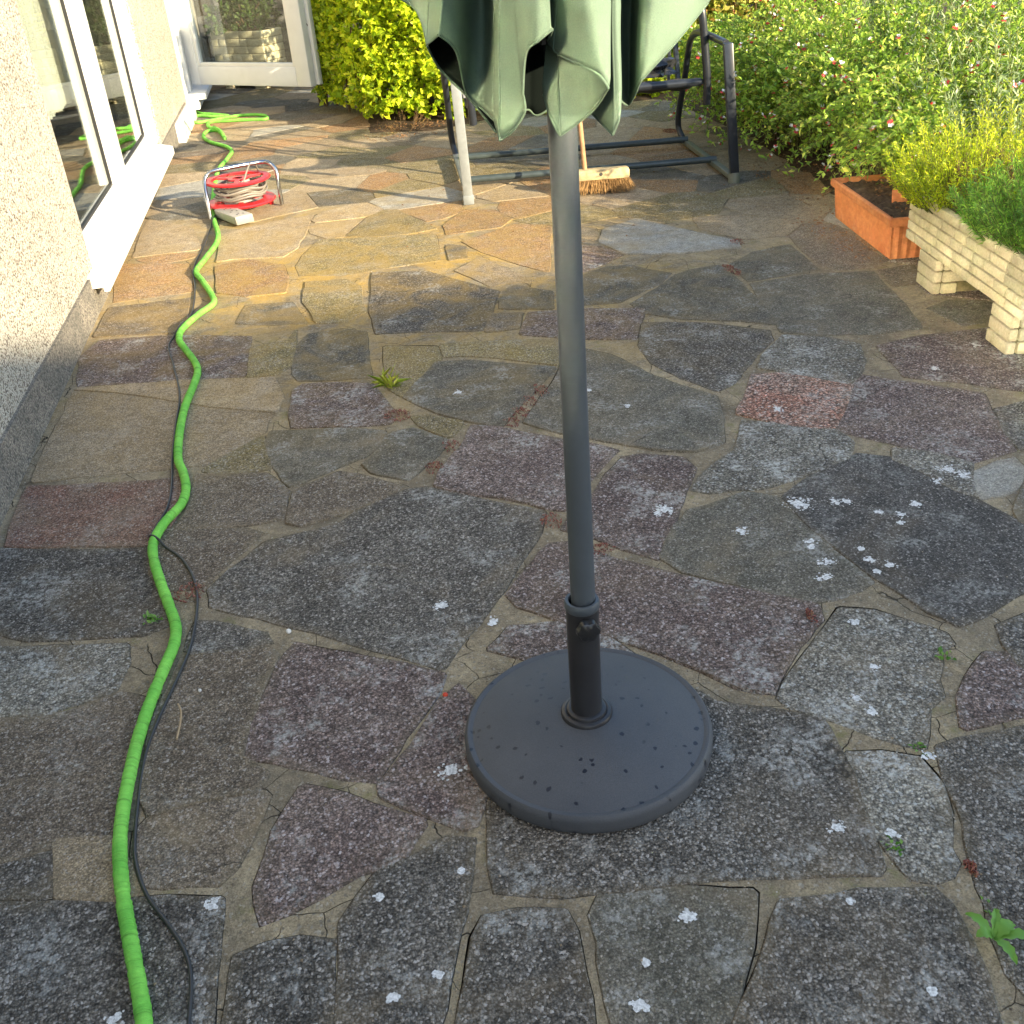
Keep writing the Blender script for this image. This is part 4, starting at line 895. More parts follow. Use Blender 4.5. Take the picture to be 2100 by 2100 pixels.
def build_hose():
    path=[(max(-1.09,x) if y<9.2 else max(-1.6,x),y) for x,y in HOSE]
    P=lay(path,  .0138,.006,None)
    # rises over the threshold at its far end
    y=P[:,1]; 
    n=len(P); rr=[]; ph=0
    for i in range(n):
        ph+=.006
        q=noise.noise(Vector((ph*38,0,0)))*.06+.05*math.sin(ph*430+3*noise.noise(Vector((ph*9,2,0))))
        if noise.noise(Vector((ph*26,7,0)))>.42: q-=.09
        rr.append(  .0138*(1+q*1.1))
    mb=MB(); mb.tube([tuple(p) for p in P],  .0138,12,True,rr)
    o=mb.build('garden_hose',M['hose'],None,None)
    o.data.polygons.foreach_set('use_smooth',[True]*len(o.data.polygons))
    at=o.data.attributes.new('along','FLOAT','POINT'); at.data.foreach_set('value',np.repeat(np.arange(n)*.006,12).astype(np.float32))
    tag(o,'bright green fabric hose snaking along the patio beside the house','hose')
    return P
HP=build_hose()
def build_cable():
    C=lay([(max(-1.09,x),y) for x,y in CABLE],.0038,.008,(HP,.0138),selfgap=0)
    mb=MB(); mb.tube([tuple(p) for p in C],.0038,8); tag(mb.build('power_cable',M['cable'],None,60),'thin black power cable running beside the green hose','cable')
build_cable()
def cable_reel():
    t=empty('cable_reel','red cable reel with chrome carrying frame holding grey cable','cable reel',(-.50,6.6,0))
    c=Vector((-.50,6.58,0))
    def disc(z,r,hole):
        m=MB(); m.lathe([(hole,z),(r*.9,z-.006),(r,z-.002),(r+.006,z+.006),(r,z+.014),(r*.9,z+.010),(hole,z+.014),(hole,z)],44,c)
        for k in range(3):
            an=.5+k*2.094; d=Vector((math.cos(an),math.sin(an),0)); m.box((.05,-.014,z+.002),(hole+.004,.014,z+.011),(c,d,Vector((-d.y,d.x,0)),Vector((0,0,1))))
        m.lathe([(.03,z+.001),(.06,z+.001),(.06,z+.012),(.03,z+.012)],24,c); return m
    disc(.055,.205,.135).build('flange',M['red'],t,40); disc(.185,.195,.158).build('flange',M['red'],t,40)
    m=MB(); m.lathe([(.07,.06),(.07,.19)],28,c); m.build('drum',M['greyplastic'],t)
    for a in (.3,2.4,4.5):
        m=MB(); p=c+Vector((math.cos(a)*.18,math.sin(a)*.18,0)); m.tube([p,p+Vector((0,0,.058))],.014,8); m.build('foot',M['red'],t)
    m=MB(); pts=[]
    for k in range(9*36):
        a=2*math.pi*k/36; r=.140+.02*math.sin(k*.13)+.012*math.sin(k*.41); pts.append(c+Vector((math.cos(a)*r,math.sin(a)*r*.95,.085+.085*((k/36)/9)+.008*math.sin(k*.7))))
    m.tube(pts,.0065,7); m.build('wound_cable',M['greycable'],t)
    L=Vector((-.69,6.40,.012)); Rr=Vector((-.262,6.56,.012))
    top=.255
    pts=spline([L,L+Vector((0,.03,.12)),L+Vector((.0,.08,.20)),L+Vector((.03,.11,.242)),L+Vector((.09,.125,top)),Rr+Vector((-.09,.06,top)),Rr+Vector((-.03,.05,.242)),Rr+Vector((0,.03,.20)),Rr+Vector((0,.01,.12)),Rr],.02)
    m=MB(); m.tube(pts,.0125,12); m.build('carrying_frame',M['chrome'],t)
    m=MB(); m.tube(spline([c+Vector((.02,-.13,.16)),c+Vector((.10,.05,.27)),c+Vector((.12,.5,.05)),c+Vector((.02,.9,.012)),c+Vector((.2,1.1,.012)),c+Vector((.1,1.35,.012)),c+Vector((-.1,1.5,.012))],.02),.0055,7); m.build('loose_cable',M['greycable'],t)
cable_reel()
def socket():
    t=empty('extension_socket','grey extension socket block lying in front of the cable reel','socket',(-.57,6.27,0))
    ux=Vector((.45,-.89,0)).normalized(); uy=Vector((.89,.45,0)); uz=Vector((-.05,-.25,1)).normalized(); ax=(Vector((-.66,6.42,.012)),ux,uy,uz)
    m=MB(); m.box((0,0,0),(.30,.115,.055),ax,.008); m.build('casing',M['greyplastic'],t,30)
    for i in range(3):
        for dx,dy in ((.02,.055),(.05,.035),(.05,.075)):
            m=MB(); m.box((.02+i*.09+dx*.8,dy,.0545),(.02+i*.09+dx*.8+.016,dy+.008,.0562),ax); m.build('pin_slot',M['greydark'],t,None)
socket()
# ---------------------------------------------------------------- garden swing seat
def swing():
    t=empty('garden_glider','black metal garden glider seat on a tubular frame behind the parasol','garden seat',(1.65,6.5,0))
    def sq(p,w,d): # rectangular tube through points
        pass
    m=MB(); m.box((-.028,-.02,0),(.028,.02,.76),frame((.842,6.053,.045),(.99,-.15,0),(.15,.99,0),(-.02,.03,1)),.006); m.build('leg',M['swinggrey'],t,30)['label']='pale grey front leg'
    m=MB(); m.box((-.032,-.024,0),(.032,.024,.055),frame((.842,6.053,.0),(.99,-.15,0),(.15,.99,0)),.006); m.build('foot_cap',M['swinggrey'],t,30)
    m=MB(); m.box((-.027,-.02,0),(.027,.02,.72),frame((2.405,5.79,.05),(.99,-.15,0),(.15,.99,0),(-.085,.03,1)),.006); m.build('leg',M['swingblack'],t,30)
    m=MB(); m.lathe([(0,0),(.036,0),(.036,.045),(.03,.062),(.0,.064)],20,(2.405,5.79,0)); m.build('foot_cap',M['swingolive'],t,30)
    for dx,y0,y1 in ((.0,0,0),):
        pts=[(2.515,6.98,.03),(2.50,7.05,.11),(2.49,7.0,.25),(2.48,6.88,.45),(2.47,6.80,.6),(2.44,6.66,.71),(2.41,6.45,.765),(2.36,6.1,.775),(2.345,5.84,.765)]
        m=MB(); m.tube(spline(pts,.03),.021,10); m.build('rear_leg',M['swingblack'],t)
        pts=[(.955,7.28,.03),(.945,7.34,.11),(.93,7.28,.25),(.91,7.14,.45),(.89,7.03,.6),(.87,6.88,.71),(.85,6.68,.765),(.83,6.35,.80),(.828,6.10,.80)]
        m=MB(); m.tube(spline(pts,.03),.021,10); m.build('rear_leg',M['swingblack'],t)
    m=MB(); m.box((-.02,0,0),(.02,1.20,.03),frame((2.40,5.83,.02),(.995,-.09,0),(.09,.995,0)),.004); m.build('side_bar',M['swingolive'],t,30)
    m=MB(); m.box((-.02,0,0),(.02,1.22,.03),frame((.85,6.09,.02),(.995,-.085,0),(.085,.995,0)),.004); m.build('side_bar',M['swinggrey'],t,30)
    for a,b in (((.955,7.12,.055),(2.50,6.86,.055)),((.89,6.44,.055),(2.45,6.20,.055))):
        m=MB(); m.tube([a,b],.021,10); m.build('cross_bar',M['swingteal'],t)
    # hanging seat
    rail=[(.93,6.32,.53),(2.31,6.13,.53)]
    m=MB(); m.tube(rail,.023,10); m.build('front_rail',M['swingblack'],t)
    m=MB(); vs=[];n=16
    for i in range(n+1):
        u=i/n
        a=Vector((.93,6.33,.555)).lerp(Vector((.98,6.85,.47)),u); b=Vector((2.29,6.14,.555)).lerp(Vector((2.36,6.66,.47)),u); sag=-.05*math.sin(math.pi*u)
        for k in range(25):
            q=k/24; p=a.lerp(b,q); p.z+=sag+.006*math.sin(k*2.1); vs.append(p)
    fs=[(i*25+k,i*25+k+1,(i+1)*25+k+1,(i+1)*25+k) for i in range(n) for k in range(24)]
    m.add(vs,fs); o=m.build('seat',M['sling'],t,60); md=o.modifiers.new('thick','SOLIDIFY'); md.thickness=.012
    for q in (0,1):
        a=Vector((.93,6.30,0)) if q==0 else Vector((2.335,6.12,0)); bk=Vector((.06,.55,0))
        pts=[a+Vector((.02,.02,.40)),a+Vector((.01,0,.55)),a+Vector((-.01,.0,.75)),a+Vector((-.03,.0,.90)),a+Vector((-.035,.03,.96)),a+Vector((-.03,.12,.985))+bk*.1,a+bk*.6+Vector((0,0,.96)),a+bk+Vector((0,0,.93))]
        m=MB(); m.tube(spline(pts,.025),.024,10); m.build('arm',M['swingblack'],t)
    back=[]
    a=Vector((.98,6.86,.47)); b=Vector((2.36,6.67,.47))
    m=MB(); pts=spline([a,a+Vector((.0,.10,.3)),a+Vector((.02,.2,.58)),a+Vector((.1,.22,.64)),b+Vector((-.1,.22,.64)),b+Vector((-.02,.2,.58)),b+Vector((0,.1,.3)),b],.03); m.tube(pts,.018,8); m.build('back_frame',M['swingblack'],t)
    for k in range(5):
        q=(k+.6)/5.2 if k<4 else .955
        p=a.lerp(b,q); m=MB(); m.tube(spline([p,p+Vector((.03,.08,.2)),p+Vector((.03,.16,.45)),p+Vector((0,.21,.62))],.04),.012,8); m.build('back_slat',M['swingblack'],t)
    m=MB(); m.tube([(2.31,6.13,.53),(2.37,6.68,.46)],.018,8); m.build('seat_side',M['swingblack'],t)
    # crumpled black sheet on the seat
    bm=bmesh.new(); bmesh.ops.create_icosphere(bm,subdivisions=4,radius=1)
    for v in bm.verts:
        n=v.co.normalized(); k=1+.35*noise.noise(n*2.3)+.22*noise.noise(n*6)+.10*noise.noise(n*13); v.co=Vector((n.x*.24*k,n.y*.15*k,max(-.02,n.z*.14*k)))+Vector((2.0,6.48,.57))
    me=bpy.data.meshes.new('seat_cover'); bm.to_mesh(me); bm.free(); me.materials.append(M['bag']); o=link('seat_cover',me); tag(o,'crumpled black plastic cover lying on the glider seat','cover')
swing()
def broom():
    t=empty('broom','wooden yard broom with brown bristles standing before the glider','broom',(1.62,5.95,0))
    ux=Vector((.985,-.17,0)).normalized(); uy=Vector((.17,.985,0)).normalized(); uz=Vector((.0,.12,1)).normalized()
    o=Vector((1.452,5.96,.082)); ax=(o,ux,uy,uz)
    m=MB(); m.box((0,-.035,0),(.345,.04,.062),ax,.016); h=m.build('head',M['wood'],t,40)
    m=MB(); d=Vector((.05,.5,1)).normalized(); p=o+ux*.085+uz*.03
    m.tube([p,p+d*.7,p+d*1.28],.0145,12); m.build('handle',M['handle'],t)
    m=MB(); m.tube([o+ux*.175-uy*.0345+uz*.035,o+ux*.175-uy*.037+uz*.035],.010,12); m.build('socket_hole',M['greydark'],t)
    rng=random.Random(4); m=MB()
    for i in range(30):
        for j in range(6):
            for q in range(4):
                a=o+ux*(.012+.32*i/29)+uy*(-.03+.062*j/5)+Vector((rng.gauss(0,.003),rng.gauss(0,.003),.004))
                s=ux*((i/29-.5)*.07)+uy*((j/5-.5)*.05)+Vector((rng.gauss(0,.013),rng.gauss(0,.013),-.078+rng.uniform(0,.018)))
                m.tube([a,a+s*.5+Vector((rng.gauss(0,.003),0,0)),a+s],.0013,3,False)
    o2=m.build('bristles',M['bristle'],t,None); o2['kind']='stuff'
broom()
# ---------------------------------------------------------------- terracotta trough
def terracotta_trough():
    o=Vector((2.473,4.109,0)); ux=Vector((.142,.99,0)).normalized(); uy=Vector((.99,-.142,0)).normalized(); L,Wd,H=.745,.235,.205
    t=empty('terracotta_trough','orange terracotta trough of dark soil beside the stone planter','planter',tuple(o))
    b=MB(); fl=.018 # flare
    def rect(e,z): return [o+ux*(-e)+uy*(-e)+Vector((0,0,z)),o+ux*(L+e)+uy*(-e)+Vector((0,0,z)),o+ux*(L+e)+uy*(Wd+e)+Vector((0,0,z)),o+ux*(-e)+uy*(Wd+e)+Vector((0,0,z))]
    prof=[(0,0.004),(.002,.010),(fl*.8,.155),(fl*.82,.158),(fl+.010,.162),(fl+.014,.170),(fl+.014,.192),(fl+.009,.199),(fl-.004,.199),(fl-.008,.19),(.006,.06)]
    # outer outline with flutes
    rings=[]
    for e,z in prof:
        pts=[]
        for i in range(4):
            c=rect(e,z); p,q=c[i],c[(i+1)%4]; n=(q-p).normalized().cross(Vector((0,0,1))); k=72 if i%2==0 else 24
            for j in range(k):
                u=j/k; f=0
                if .009<z<.157 and .03<u<.97: f=.004*math.sin(u*k*math.pi*.5)
                pts.append(p.lerp(q,u)-n*f)
        rings.append(pts)
    # extra body rings so that flutes show
    n=len(rings[0]); vs=[p for r in rings for p in r]; fs=[(a*n+i,(a+1)*n+i,(a+1)*n+(i+1)%n,a*n+(i+1)%n) for a in range(len(rings)-1) for i in range(n)]
    fs=[tuple(reversed(f)) for f in fs]
    b.add(vs,fs); b.build('trough',M['terra'],t,30)
    s=MB(); vs=[]
    for i in range(31):
        for j in range(11): vs.append(o+ux*(.004+(L-.008)*i/30)+uy*(.004+(Wd-.008)*j/10)+Vector((0,0,.178+R.uniform(-.014,.014)+.012*noise.noise(Vector((i*.3,j*.3,0))))))
    s.add(vs,[(i*11+j,(i+1)*11+j,(i+1)*11+j+1,i*11+j+1) for i in range(30) for j in range(10)]); s.build('planting_soil',M['soil'],t,80)
    c=MB(); c.box((-.035,-.006,0),(.035,.006,.085),frame(o+ux*.30+uy*.14+Vector((0,0,.15)),(.93,-.36,0),(.36,.93,0),(.1,.3,.95)),.004); tag(c.build('pot_shard',M['terra'],None,40),'broken terracotta shard sticking up from the trough soil','shard')
terracotta_trough()
# ---------------------------------------------------------------- plants
def rvec(n): 
    v=NP.normal(size=(n,3)); return v/np.linalg.norm(v,axis=1,keepdims=True)
def nrm(v): return v/np.maximum(np.linalg.norm(v,axis=1,keepdims=True),1e-9)
def leaves(name,P,Dv,L,Wd,mat,parent,fold=.18,curl=.12,stuff=True,upbias=.6,wpos=.5):
    n=len(P); Dv=nrm(Dv); up=np.tile([0,0,1.],(n,1))*upbias+rvec(n)*.7
    S=nrm(np.cross(Dv,up)); N=np.cross(S,Dv); N*=np.sign(N[:,2:3]+1e-9)
    L=np.broadcast_to(np.asarray(L),(n,))[:,None]; Wd=np.broadcast_to(np.asarray(Wd),(n,))[:,None]
    a=P; m1=P+Dv*L*wpos+S*Wd*.5+N*Wd*fold; m2=P+Dv*L*wpos-S*Wd*.5+N*Wd*fold; tip=P+Dv*L-N*L*curl
    V=np.stack([a,m1,tip,m2],1).reshape(-1,3); i=np.arange(n)[:,None]*4
    F=np.concatenate([i+[0,1,2],i+[0,2,3]],1).reshape(-1,3)
    me=bpy.data.meshes.new(name); me.vertices.add(len(V)); me.vertices.foreach_set('co',V.ravel().astype(np.float32))
    me.loops.add(F.size); me.loops.foreach_set('vertex_index',F.ravel().astype(np.int32)); me.polygons.add(len(F))
    me.polygons.foreach_set('loop_start',np.arange(0,F.size,3,dtype=np.int32)); me.polygons.foreach_set('loop_total',np.full(len(F),3,dtype=np.int32))
    me.materials.append(mat); me.update(calc_edges=True); o=link(name,me,parent)
    if parent is not None: o.location=-_world(parent)
    if stuff: o['kind']='stuff'
    return o
def rosettes(cent,dirs,k,spread,L,Wd,back=.04):
    """k leaves round each shoot tip"""
    n=len(cent); C=np.repeat(cent,k,0); Dd=np.repeat(dirs,k,0); r=rvec(n*k); Dv=nrm(Dd*NP.uniform(.15,1.1,(n*k,1))+r*spread)
    P=C-Dd*NP.uniform(0,back,(n*k,1)); f=NP.uniform(.65,1.25,n*k); return P,Dv,L*f,Wd*f*NP.uniform(.85,1.15,n*k)
CAMP=np.array([0,0,1.5])
def single_leaves(P,Dv,L,W,mat,parent,count):
    """the leaves that show largest become parts of their own, sharing a few meshes"""
    d=np.linalg.norm(P-CAMP,axis=1); return np.argsort(d/np.asarray(L))[:count]
LEAFME={}
def leaf_parts(P,Dv,L,Wd,mat,parent,key):
    if key not in LEAFME:
        me=bpy.data.meshes.new('leaf'); w=.5
        v=[(0,0,0),(.25,.30*w,.05),(.55,.5*w,.08),(.85,.25*w,.03),(1,0,-.08),(.85,-.25*w,.03),(.55,-.5*w,.08),(.25,-.30*w,.05),(.5,0,0)]
        me.from_pydata(v,[],[(0,1,8),(1,2,8),(2,3,8),(3,4,8),(4,5,8),(5,6,8),(6,7,8),(7,0,8)]); me.materials.append(mat); me.polygons.foreach_set('use_smooth',[True]*8); LEAFME[key]=me
    me=LEAFME[key]; off=_world(parent)
    for p,d,l,w in zip(P,Dv,L,Wd):
        d=Vector(d).normalized(); s=d.cross(Vector((R.gauss(0,.4),R.gauss(0,.4),1))).normalized(); n=s.cross(d)
        o=bpy.data.objects.new('leaf',me); COL.objects.link(o); o.parent=parent
        m=Matrix((d*l,s*(w*2),-n*l if n.z<0 else n*l)).transposed().to_4x4(); m.translation=Vector(p)-off; o.matrix_local=m
def inst_leafmat(name,stops,trans=.35):
    t=NT(name); c=t.ramp(t.oinfo(),stops); t.fin(c,.45,spec=.35)
    tr=t.n.new('ShaderNodeBsdfTranslucent'); t.l.new(c,tr.inputs[0]); mx=t.n.new('ShaderNodeMixShader'); mx.inputs[0].default_value=trans
    t.l.new(t.p.outputs[0],mx.inputs[1]); t.l.new(tr.outputs[0],mx.inputs[2]); t.l.new(mx.outputs[0],t.out.inputs[0]); return t.m
M['lf_hedge1']=inst_leafmat('hedge_leaf_single',[(0,(0.207,0.336,0.018)),(.3,(0.380,0.521,0.021)),(.65,(0.621,0.739,0.030)),(1,(0.800,0.800,0.060))])
def stems(name,paths,r,mat,parent,n=4):
    m=MB()
    for p in paths: m.tube(p,r,n,False,[r*(1-.6*i/(len(p)-1)) for i in range(len(p))])
    return m.build(name,mat,parent,None)
def hedge_block(name,label,cat,x0,x1,yf,yb,zt,n,L,Wd,mat,group=None,single=0,z0=.09,front=None):
    """bushy block; front(x) gives the y of its front face"""
    fr=front or (lambda x:yf)
    t=empty(name,label,cat,((x0+x1)/2,(yf+yb)/2,0),group)
    x=NP.uniform(x0,x1,n); z=z0+(zt-z0)*NP.uniform(0,1,n); dep=NP.uniform(0,1,n)**2.2
    fy=np.array([fr(a) for a in x]); bul=np.array([.16*noise.noise(Vector((a*2.3,c*2.3,1)))+.09*noise.noise(Vector((a*6,c*6,4))) for a,c in zip(x,z)])
    y=fy+bul+dep*(yb-fy)*.8
    C=np.stack([x,y,z],1); dirs=nrm(np.stack([NP.normal(0,.35,n),-np.ones(n)*.6,np.full(n,.75)],1)+rvec(n)*.35)
    P,Dv,Ls,Ws=rosettes(C,dirs,9,.75,L,Wd,.05)
    # the left end
    if single:
        front_=np.argsort(P[:,1]-np.array([fr(a) for a in P[:,0]])*1.0)[:single*3]; pick=NP.choice(front_,single,False)
        leaf_parts(P[pick],Dv[pick],Ls[pick],Ws[pick],M['lf_hedge1'],t,'hedge'); keep=np.ones(len(P),bool); keep[pick]=False; P,Dv,Ls,Ws=P[keep],Dv[keep],Ls[keep],Ws[keep]
    leaves('foliage',P,Dv,Ls,Ws,mat,t)
    ps=[]
    for k in range(int((x1-x0)*26)):
        a=R.uniform(x0,x1); b=R.uniform(fr(a)+.1,yb-.1); zz=R.uniform(.5,.95)*zt
        p=Vector((a,b,.02)); ps.append([p,p+Vector((R.gauss(0,.06),R.gauss(0,.06),zz*.4)),p+Vector((R.gauss(0,.13),R.gauss(0,.13)-.05,zz))])
    stems('stems',ps,.011,M['stem'],t)
    return t
def hfront(x): # follows the bed edge, its left end turns back
    if x<.5: return 8.95+(.5-x)*3.4
    return 8.95-(x-.5)*.36 if x<1.1 else 8.74
hedge_block('hedge','clipped yellow-green hedge beside the open white door','hedge',.10,1.75,8.9,10.7,1.45,3400,.060,.036,M['lf_hedge'],'hedges',260,.10,hfront)
hedge_block('hedge','low yellow-green shrub growing behind the glider seat','shrub',1.75,3.3,8.95,9.9,.62,1700,.055,.03,M['lf_hedge'],None,0,.04)
hedge_block('shrub','mottled yellow and brown shrub between glider and salvia','shrub',2.2,4.3,9.3,10.6,1.9,2200,.06,.045,M['lf_varieg'],None,0,.3)
hedge_block('evergreen_hedge','dark evergreen hedge along the back wall','hedge',.7,7.2,11.6,13.4,2.4,2600,.09,.05,M['lf_ever'],None,0,.0)
# plants in the shaded planters behind the door
def low_plant(name,label,c,rx,ry,h,n,L,Wd,mat,cat='plant',group=None):
    t=empty(name,label,cat,(c[0],c[1],c[2]),group)
    th=NP.uniform(0,2*np.pi,n); q=np.sqrt(NP.uniform(0,1,n)); hz=NP.uniform(.1,1,n)
    sh=np.sqrt(np.maximum(.05,1-.75*hz**2))
    C=np.stack([c[0]+rx*q*np.cos(th)*sh,c[1]+ry*q*np.sin(th)*sh,c[2]+h*hz],1); d=nrm(C-np.array([c[0],c[1],c[2]-h*.4])+rvec(n)*.1)
    P,Dv,Ls,Ws=rosettes(C,d,7,.7,L,Wd,.05); leaves('foliage',P,Dv,Ls,Ws,mat,t)
    ps=[[Vector(c),Vector(c).lerp(Vector(C[k]),.5)+Vector((0,0,.02)),Vector(C[k])] for k in range(0,n,max(1,n//40))]
    stems('stems',ps,.006,M['stem'],t); return t
low_plant('potted_plant','dark leafy plant in the planter behind the door glass',(-.55,12.35,.54),.42,.2,.5,260,.07,.035,M['lf_ever'],'plant')
low_plant('potted_plant','dark leafy plant in the half hidden planter by hedge',(.36,12.0,.56),.3,.2,.55,220,.07,.03,M['lf_varieg'],'plant')
# salvia with red and white flowers
def flower_meshes():
    out=[]
    for v in range(3):
        m=MB()
        def petal(d,l,w,up):
            d=Vector(d).normalized(); s=d.cross(Vector((0,0,1))).normalized(); n=s.cross(d)
            m.add([Vector((0,0,0)),d*l*.5+s*w*.5+n*up,d*l-n*.002,d*l*.5-s*w*.5+n*up],[(0,1,2),(0,2,3)])
        k=R.uniform(0,6)
        m.cur=1
        for a in (0,.9,-.9): petal((math.cos(k+a),math.sin(k+a),.9),.026,.020,.003)
        m.cur=0
        for a in (2.6,3.2,3.8): petal((math.cos(k+a),math.sin(k+a),-.15),.026,.020,.002)
        me=bpy.data.meshes.new('flower'); me.from_pydata([tuple(p) for p in m.v],[],m.f); me.materials.append(M['redpetal']); me.materials.append(M['whitepetal']); me.polygons.foreach_set('material_index',m.mi); out.append(me)
    return out
def salvia():
    t=empty('salvia_bush','large loose salvia bush with small red and white flowers','bush',(3.5,6.3,0))
    base=[]; ends=[]; paths=[]; LP=[];LD=[];LL=[]
    def stem(b,e,lift):
        b=Vector(b); e=Vector(e); mid=b.lerp(e,.5)+Vector((0,0,lift)); 
        p=[]
        for i in range(9):
            u=i/8; q=b*(1-u)**2+mid*2*u*(1-u)+e*u*u; q+=Vector((noise.noise(q*6),noise.noise(q*6+Vector((5,5,5))),noise.noise(q*6+Vector((1,9,2)))))*.035*u; p.append(q)
        return p
    for k in range(900):
        a=R.uniform(0,2*math.pi); rb=R.uniform(0,.42)
        b=(3.55+rb*math.cos(a)*1.3,6.2+rb*math.sin(a)*1.9,.02)
        an=a+R.gauss(0,.6); ro=R.uniform(.25,1.0)**.6
        e=Vector((3.55+math.cos(an)*ro*1.02,6.15+math.sin(an)*ro*1.75,0)); hz=1.05*math.sqrt(max(.03,1-.82*ro*ro))*R.uniform(.55,1.12)
        # the side hanging over the trough
        e.z=hz+.05
        p=stem(b,e,.32*R.uniform(.5,1.2)); paths.append(p); ends.append((p[-1],(p[-1]-p[-2]).normalized()))
    # drooping shoots over the trough and the paving
    for k in range(520):
        b=(R.uniform(2.9,3.4),R.uniform(4.9,7.9),.08); e=Vector((R.uniform(2.50,3.1),b[1]+R.gauss(-.12,.15),R.uniform(.05,.75)))
        p=stem(b,e,.45*R.uniform(.5,1.1)); paths.append(p); ends.append((p[-1],(p[-1]-p[-2]).normalized()))
    for k in range(85):
        b=(R.uniform(2.75,3.2),R.uniform(4.3,4.95),.15); e=Vector((R.uniform(2.57,2.95),R.uniform(4.2,5.0),R.uniform(.21,.5)))
        p=stem(b,e,.3); paths.append(p); ends.append((p[-1],(p[-1]-p[-2]).normalized()))
    for p in paths:
        for i in range(2,9):
            q=p[i]; d=(p[i]-p[i-1]).normalized()
            for s in range(7 if i>3 else 3):
                v=Vector((R.gauss(0,1),R.gauss(0,1),R.gauss(0,.8))).normalized(); u=R.random()
                LP.append(p[i-1].lerp(q,u)); LD.append((d*.5+v).normalized()+Vector((0,0,.25))); LL.append(R.uniform(.016,.048))
    LP=np.array([tuple(v) for v in LP]); LD=np.array([tuple(v) for v in LD]); LL=np.array(LL)
    leaves('foliage',LP,LD,LL,LL*.46,M['lf_salvia'],t)
    stems('stems',paths,.0028,M['gstem'],t,3)
    FM=flower_meshes(); off=_world(t)
    vis=[e for e in ends if (e[0].x<3.7)]; R.shuffle(vis)
    for k,(p,d) in enumerate(vis[:290]):
        for j in range(R.choice((1,1,2,3))):
            o=bpy.data.objects.new('flower',R.choice(FM)); COL.objects.link(o); o.parent=t
            q=p+d*R.uniform(-.03,.03)+Vector((R.gauss(0,.012),R.gauss(0,.012),R.gauss(0,.012)))-off; s=R.uniform(.55,.95)
            o.location=q; o.rotation_euler=(R.gauss(0,.5),R.gauss(0,.5),R.uniform(0,6.28)); o.scale=(s,s,s)
salvia()
def shoots(name,label,cat,base,n,spread,h,k,L,Wd,mat,up=.55,rad=.01,lean=(0,0,0),group=None,leafspread=.55,base_ang=None,extra=None):
    """clump of upright shoots, each clothed with narrow leaves. base: (cx,cy,z,rx,ry)"""
    cx,cy,z,rx,ry=base; t=empty(name,label,cat,(cx,cy,z),group); paths=[];LP=[];LD=[]
    for i in range(n):
        a=R.uniform(0,6.283); q=math.sqrt(R.random()); dx,dy=q*math.cos(a),q*math.sin(a)
        b=Vector((cx+dx*rx,cy+dy*ry,z)); out=Vector((dx*spread,dy*spread,1)).normalized(); hh=h*R.uniform(.55,1.1)*(1-.35*q*q)
        e=b+out*hh+Vector(lean)*hh; m=b.lerp(e,.5)+Vector((dx,dy,0))*.03
        p=[b*(1-u)**2+m*2*u*(1-u)+e*u*u for u in (0,.25,.5,.75,1)]; paths.append(p)
        for s in range(k):
            u=.15+.85*(s+R.random())/k; qd=b*(1-u)**2+m*2*u*(1-u)+e*u*u; v=Vector((R.gauss(0,1),R.gauss(0,1),R.gauss(0,1))).normalized()
            LP.append(qd); LD.append(out*up+v*leafspread)
    LP=np.array([tuple(v) for v in LP]); LD=np.array([tuple(v) for v in LD]); Ls=L*NP.uniform(.6,1.25,len(LP))
    leaves('foliage',LP,LD,Ls,Wd*NP.uniform(.8,1.2,len(LP)),mat,t,.1,.06); stems('stems',paths,.002,M['gstem'] if mat is not M['lf_brown'] else M['stem'],t,3)
    return t
shoots('grey_shrub','silvery grey-green shrub with narrow leaves behind the salvia','shrub',(4.55,6.6,.05,.9,.9),420,.75,1.45,46,.055,.008,M['lf_grey'])
shoots('grey_shrub','grey-green narrow-leaved shrub at the right above the golden heather','shrub',(3.75,4.75,.03,.6,.55),320,.65,.95,40,.05,.008,M['lf_grey'])
shoots('golden_heather','bright yellow-green heather in the far end of the planter','plant',(2.62,3.80,.31,.22,.22),480,.95,.34,46,.020,.0045,M['lf_heath'])
shoots('golden_heather','golden yellow heather mound behind the stone planter','plant',(3.05,3.95,.04,.36,.40),520,.6,.66,44,.022,.005,M['lf_heath'])
shoots('withered_heather','withered brown heather sprigs in the middle of the planter','plant',(2.58,3.56,.31,.12,.14),200,.6,.26,30,.018,.0035,M['lf_brown'])
shoots('green_conifer','low dark green needle shrub spilling over the planter edge','plant',(2.56,3.16,.31,.20,.30),520,1.0,.33,40,.030,.0045,M['lf_green'])
shoots('green_conifer','taller green needle shrub behind the stone planter','plant',(2.95,3.2,.04,.28,.45),380,.5,.62,46,.034,.005,M['lf_green'])
shoots('dry_grass','pale dry twiggy plant at the foot of the hedge','plant',(.72,8.62,.01,.14,.10),28,1.1,.20,14,.03,.004,M['lf_brown'])
shoots('yellow_sedge','small yellow-leaved tuft in front of the low shrub','plant',(2.05,8.72,.01,.10,.08),60,1.2,.22,8,.09,.010,M['lf_heath'])
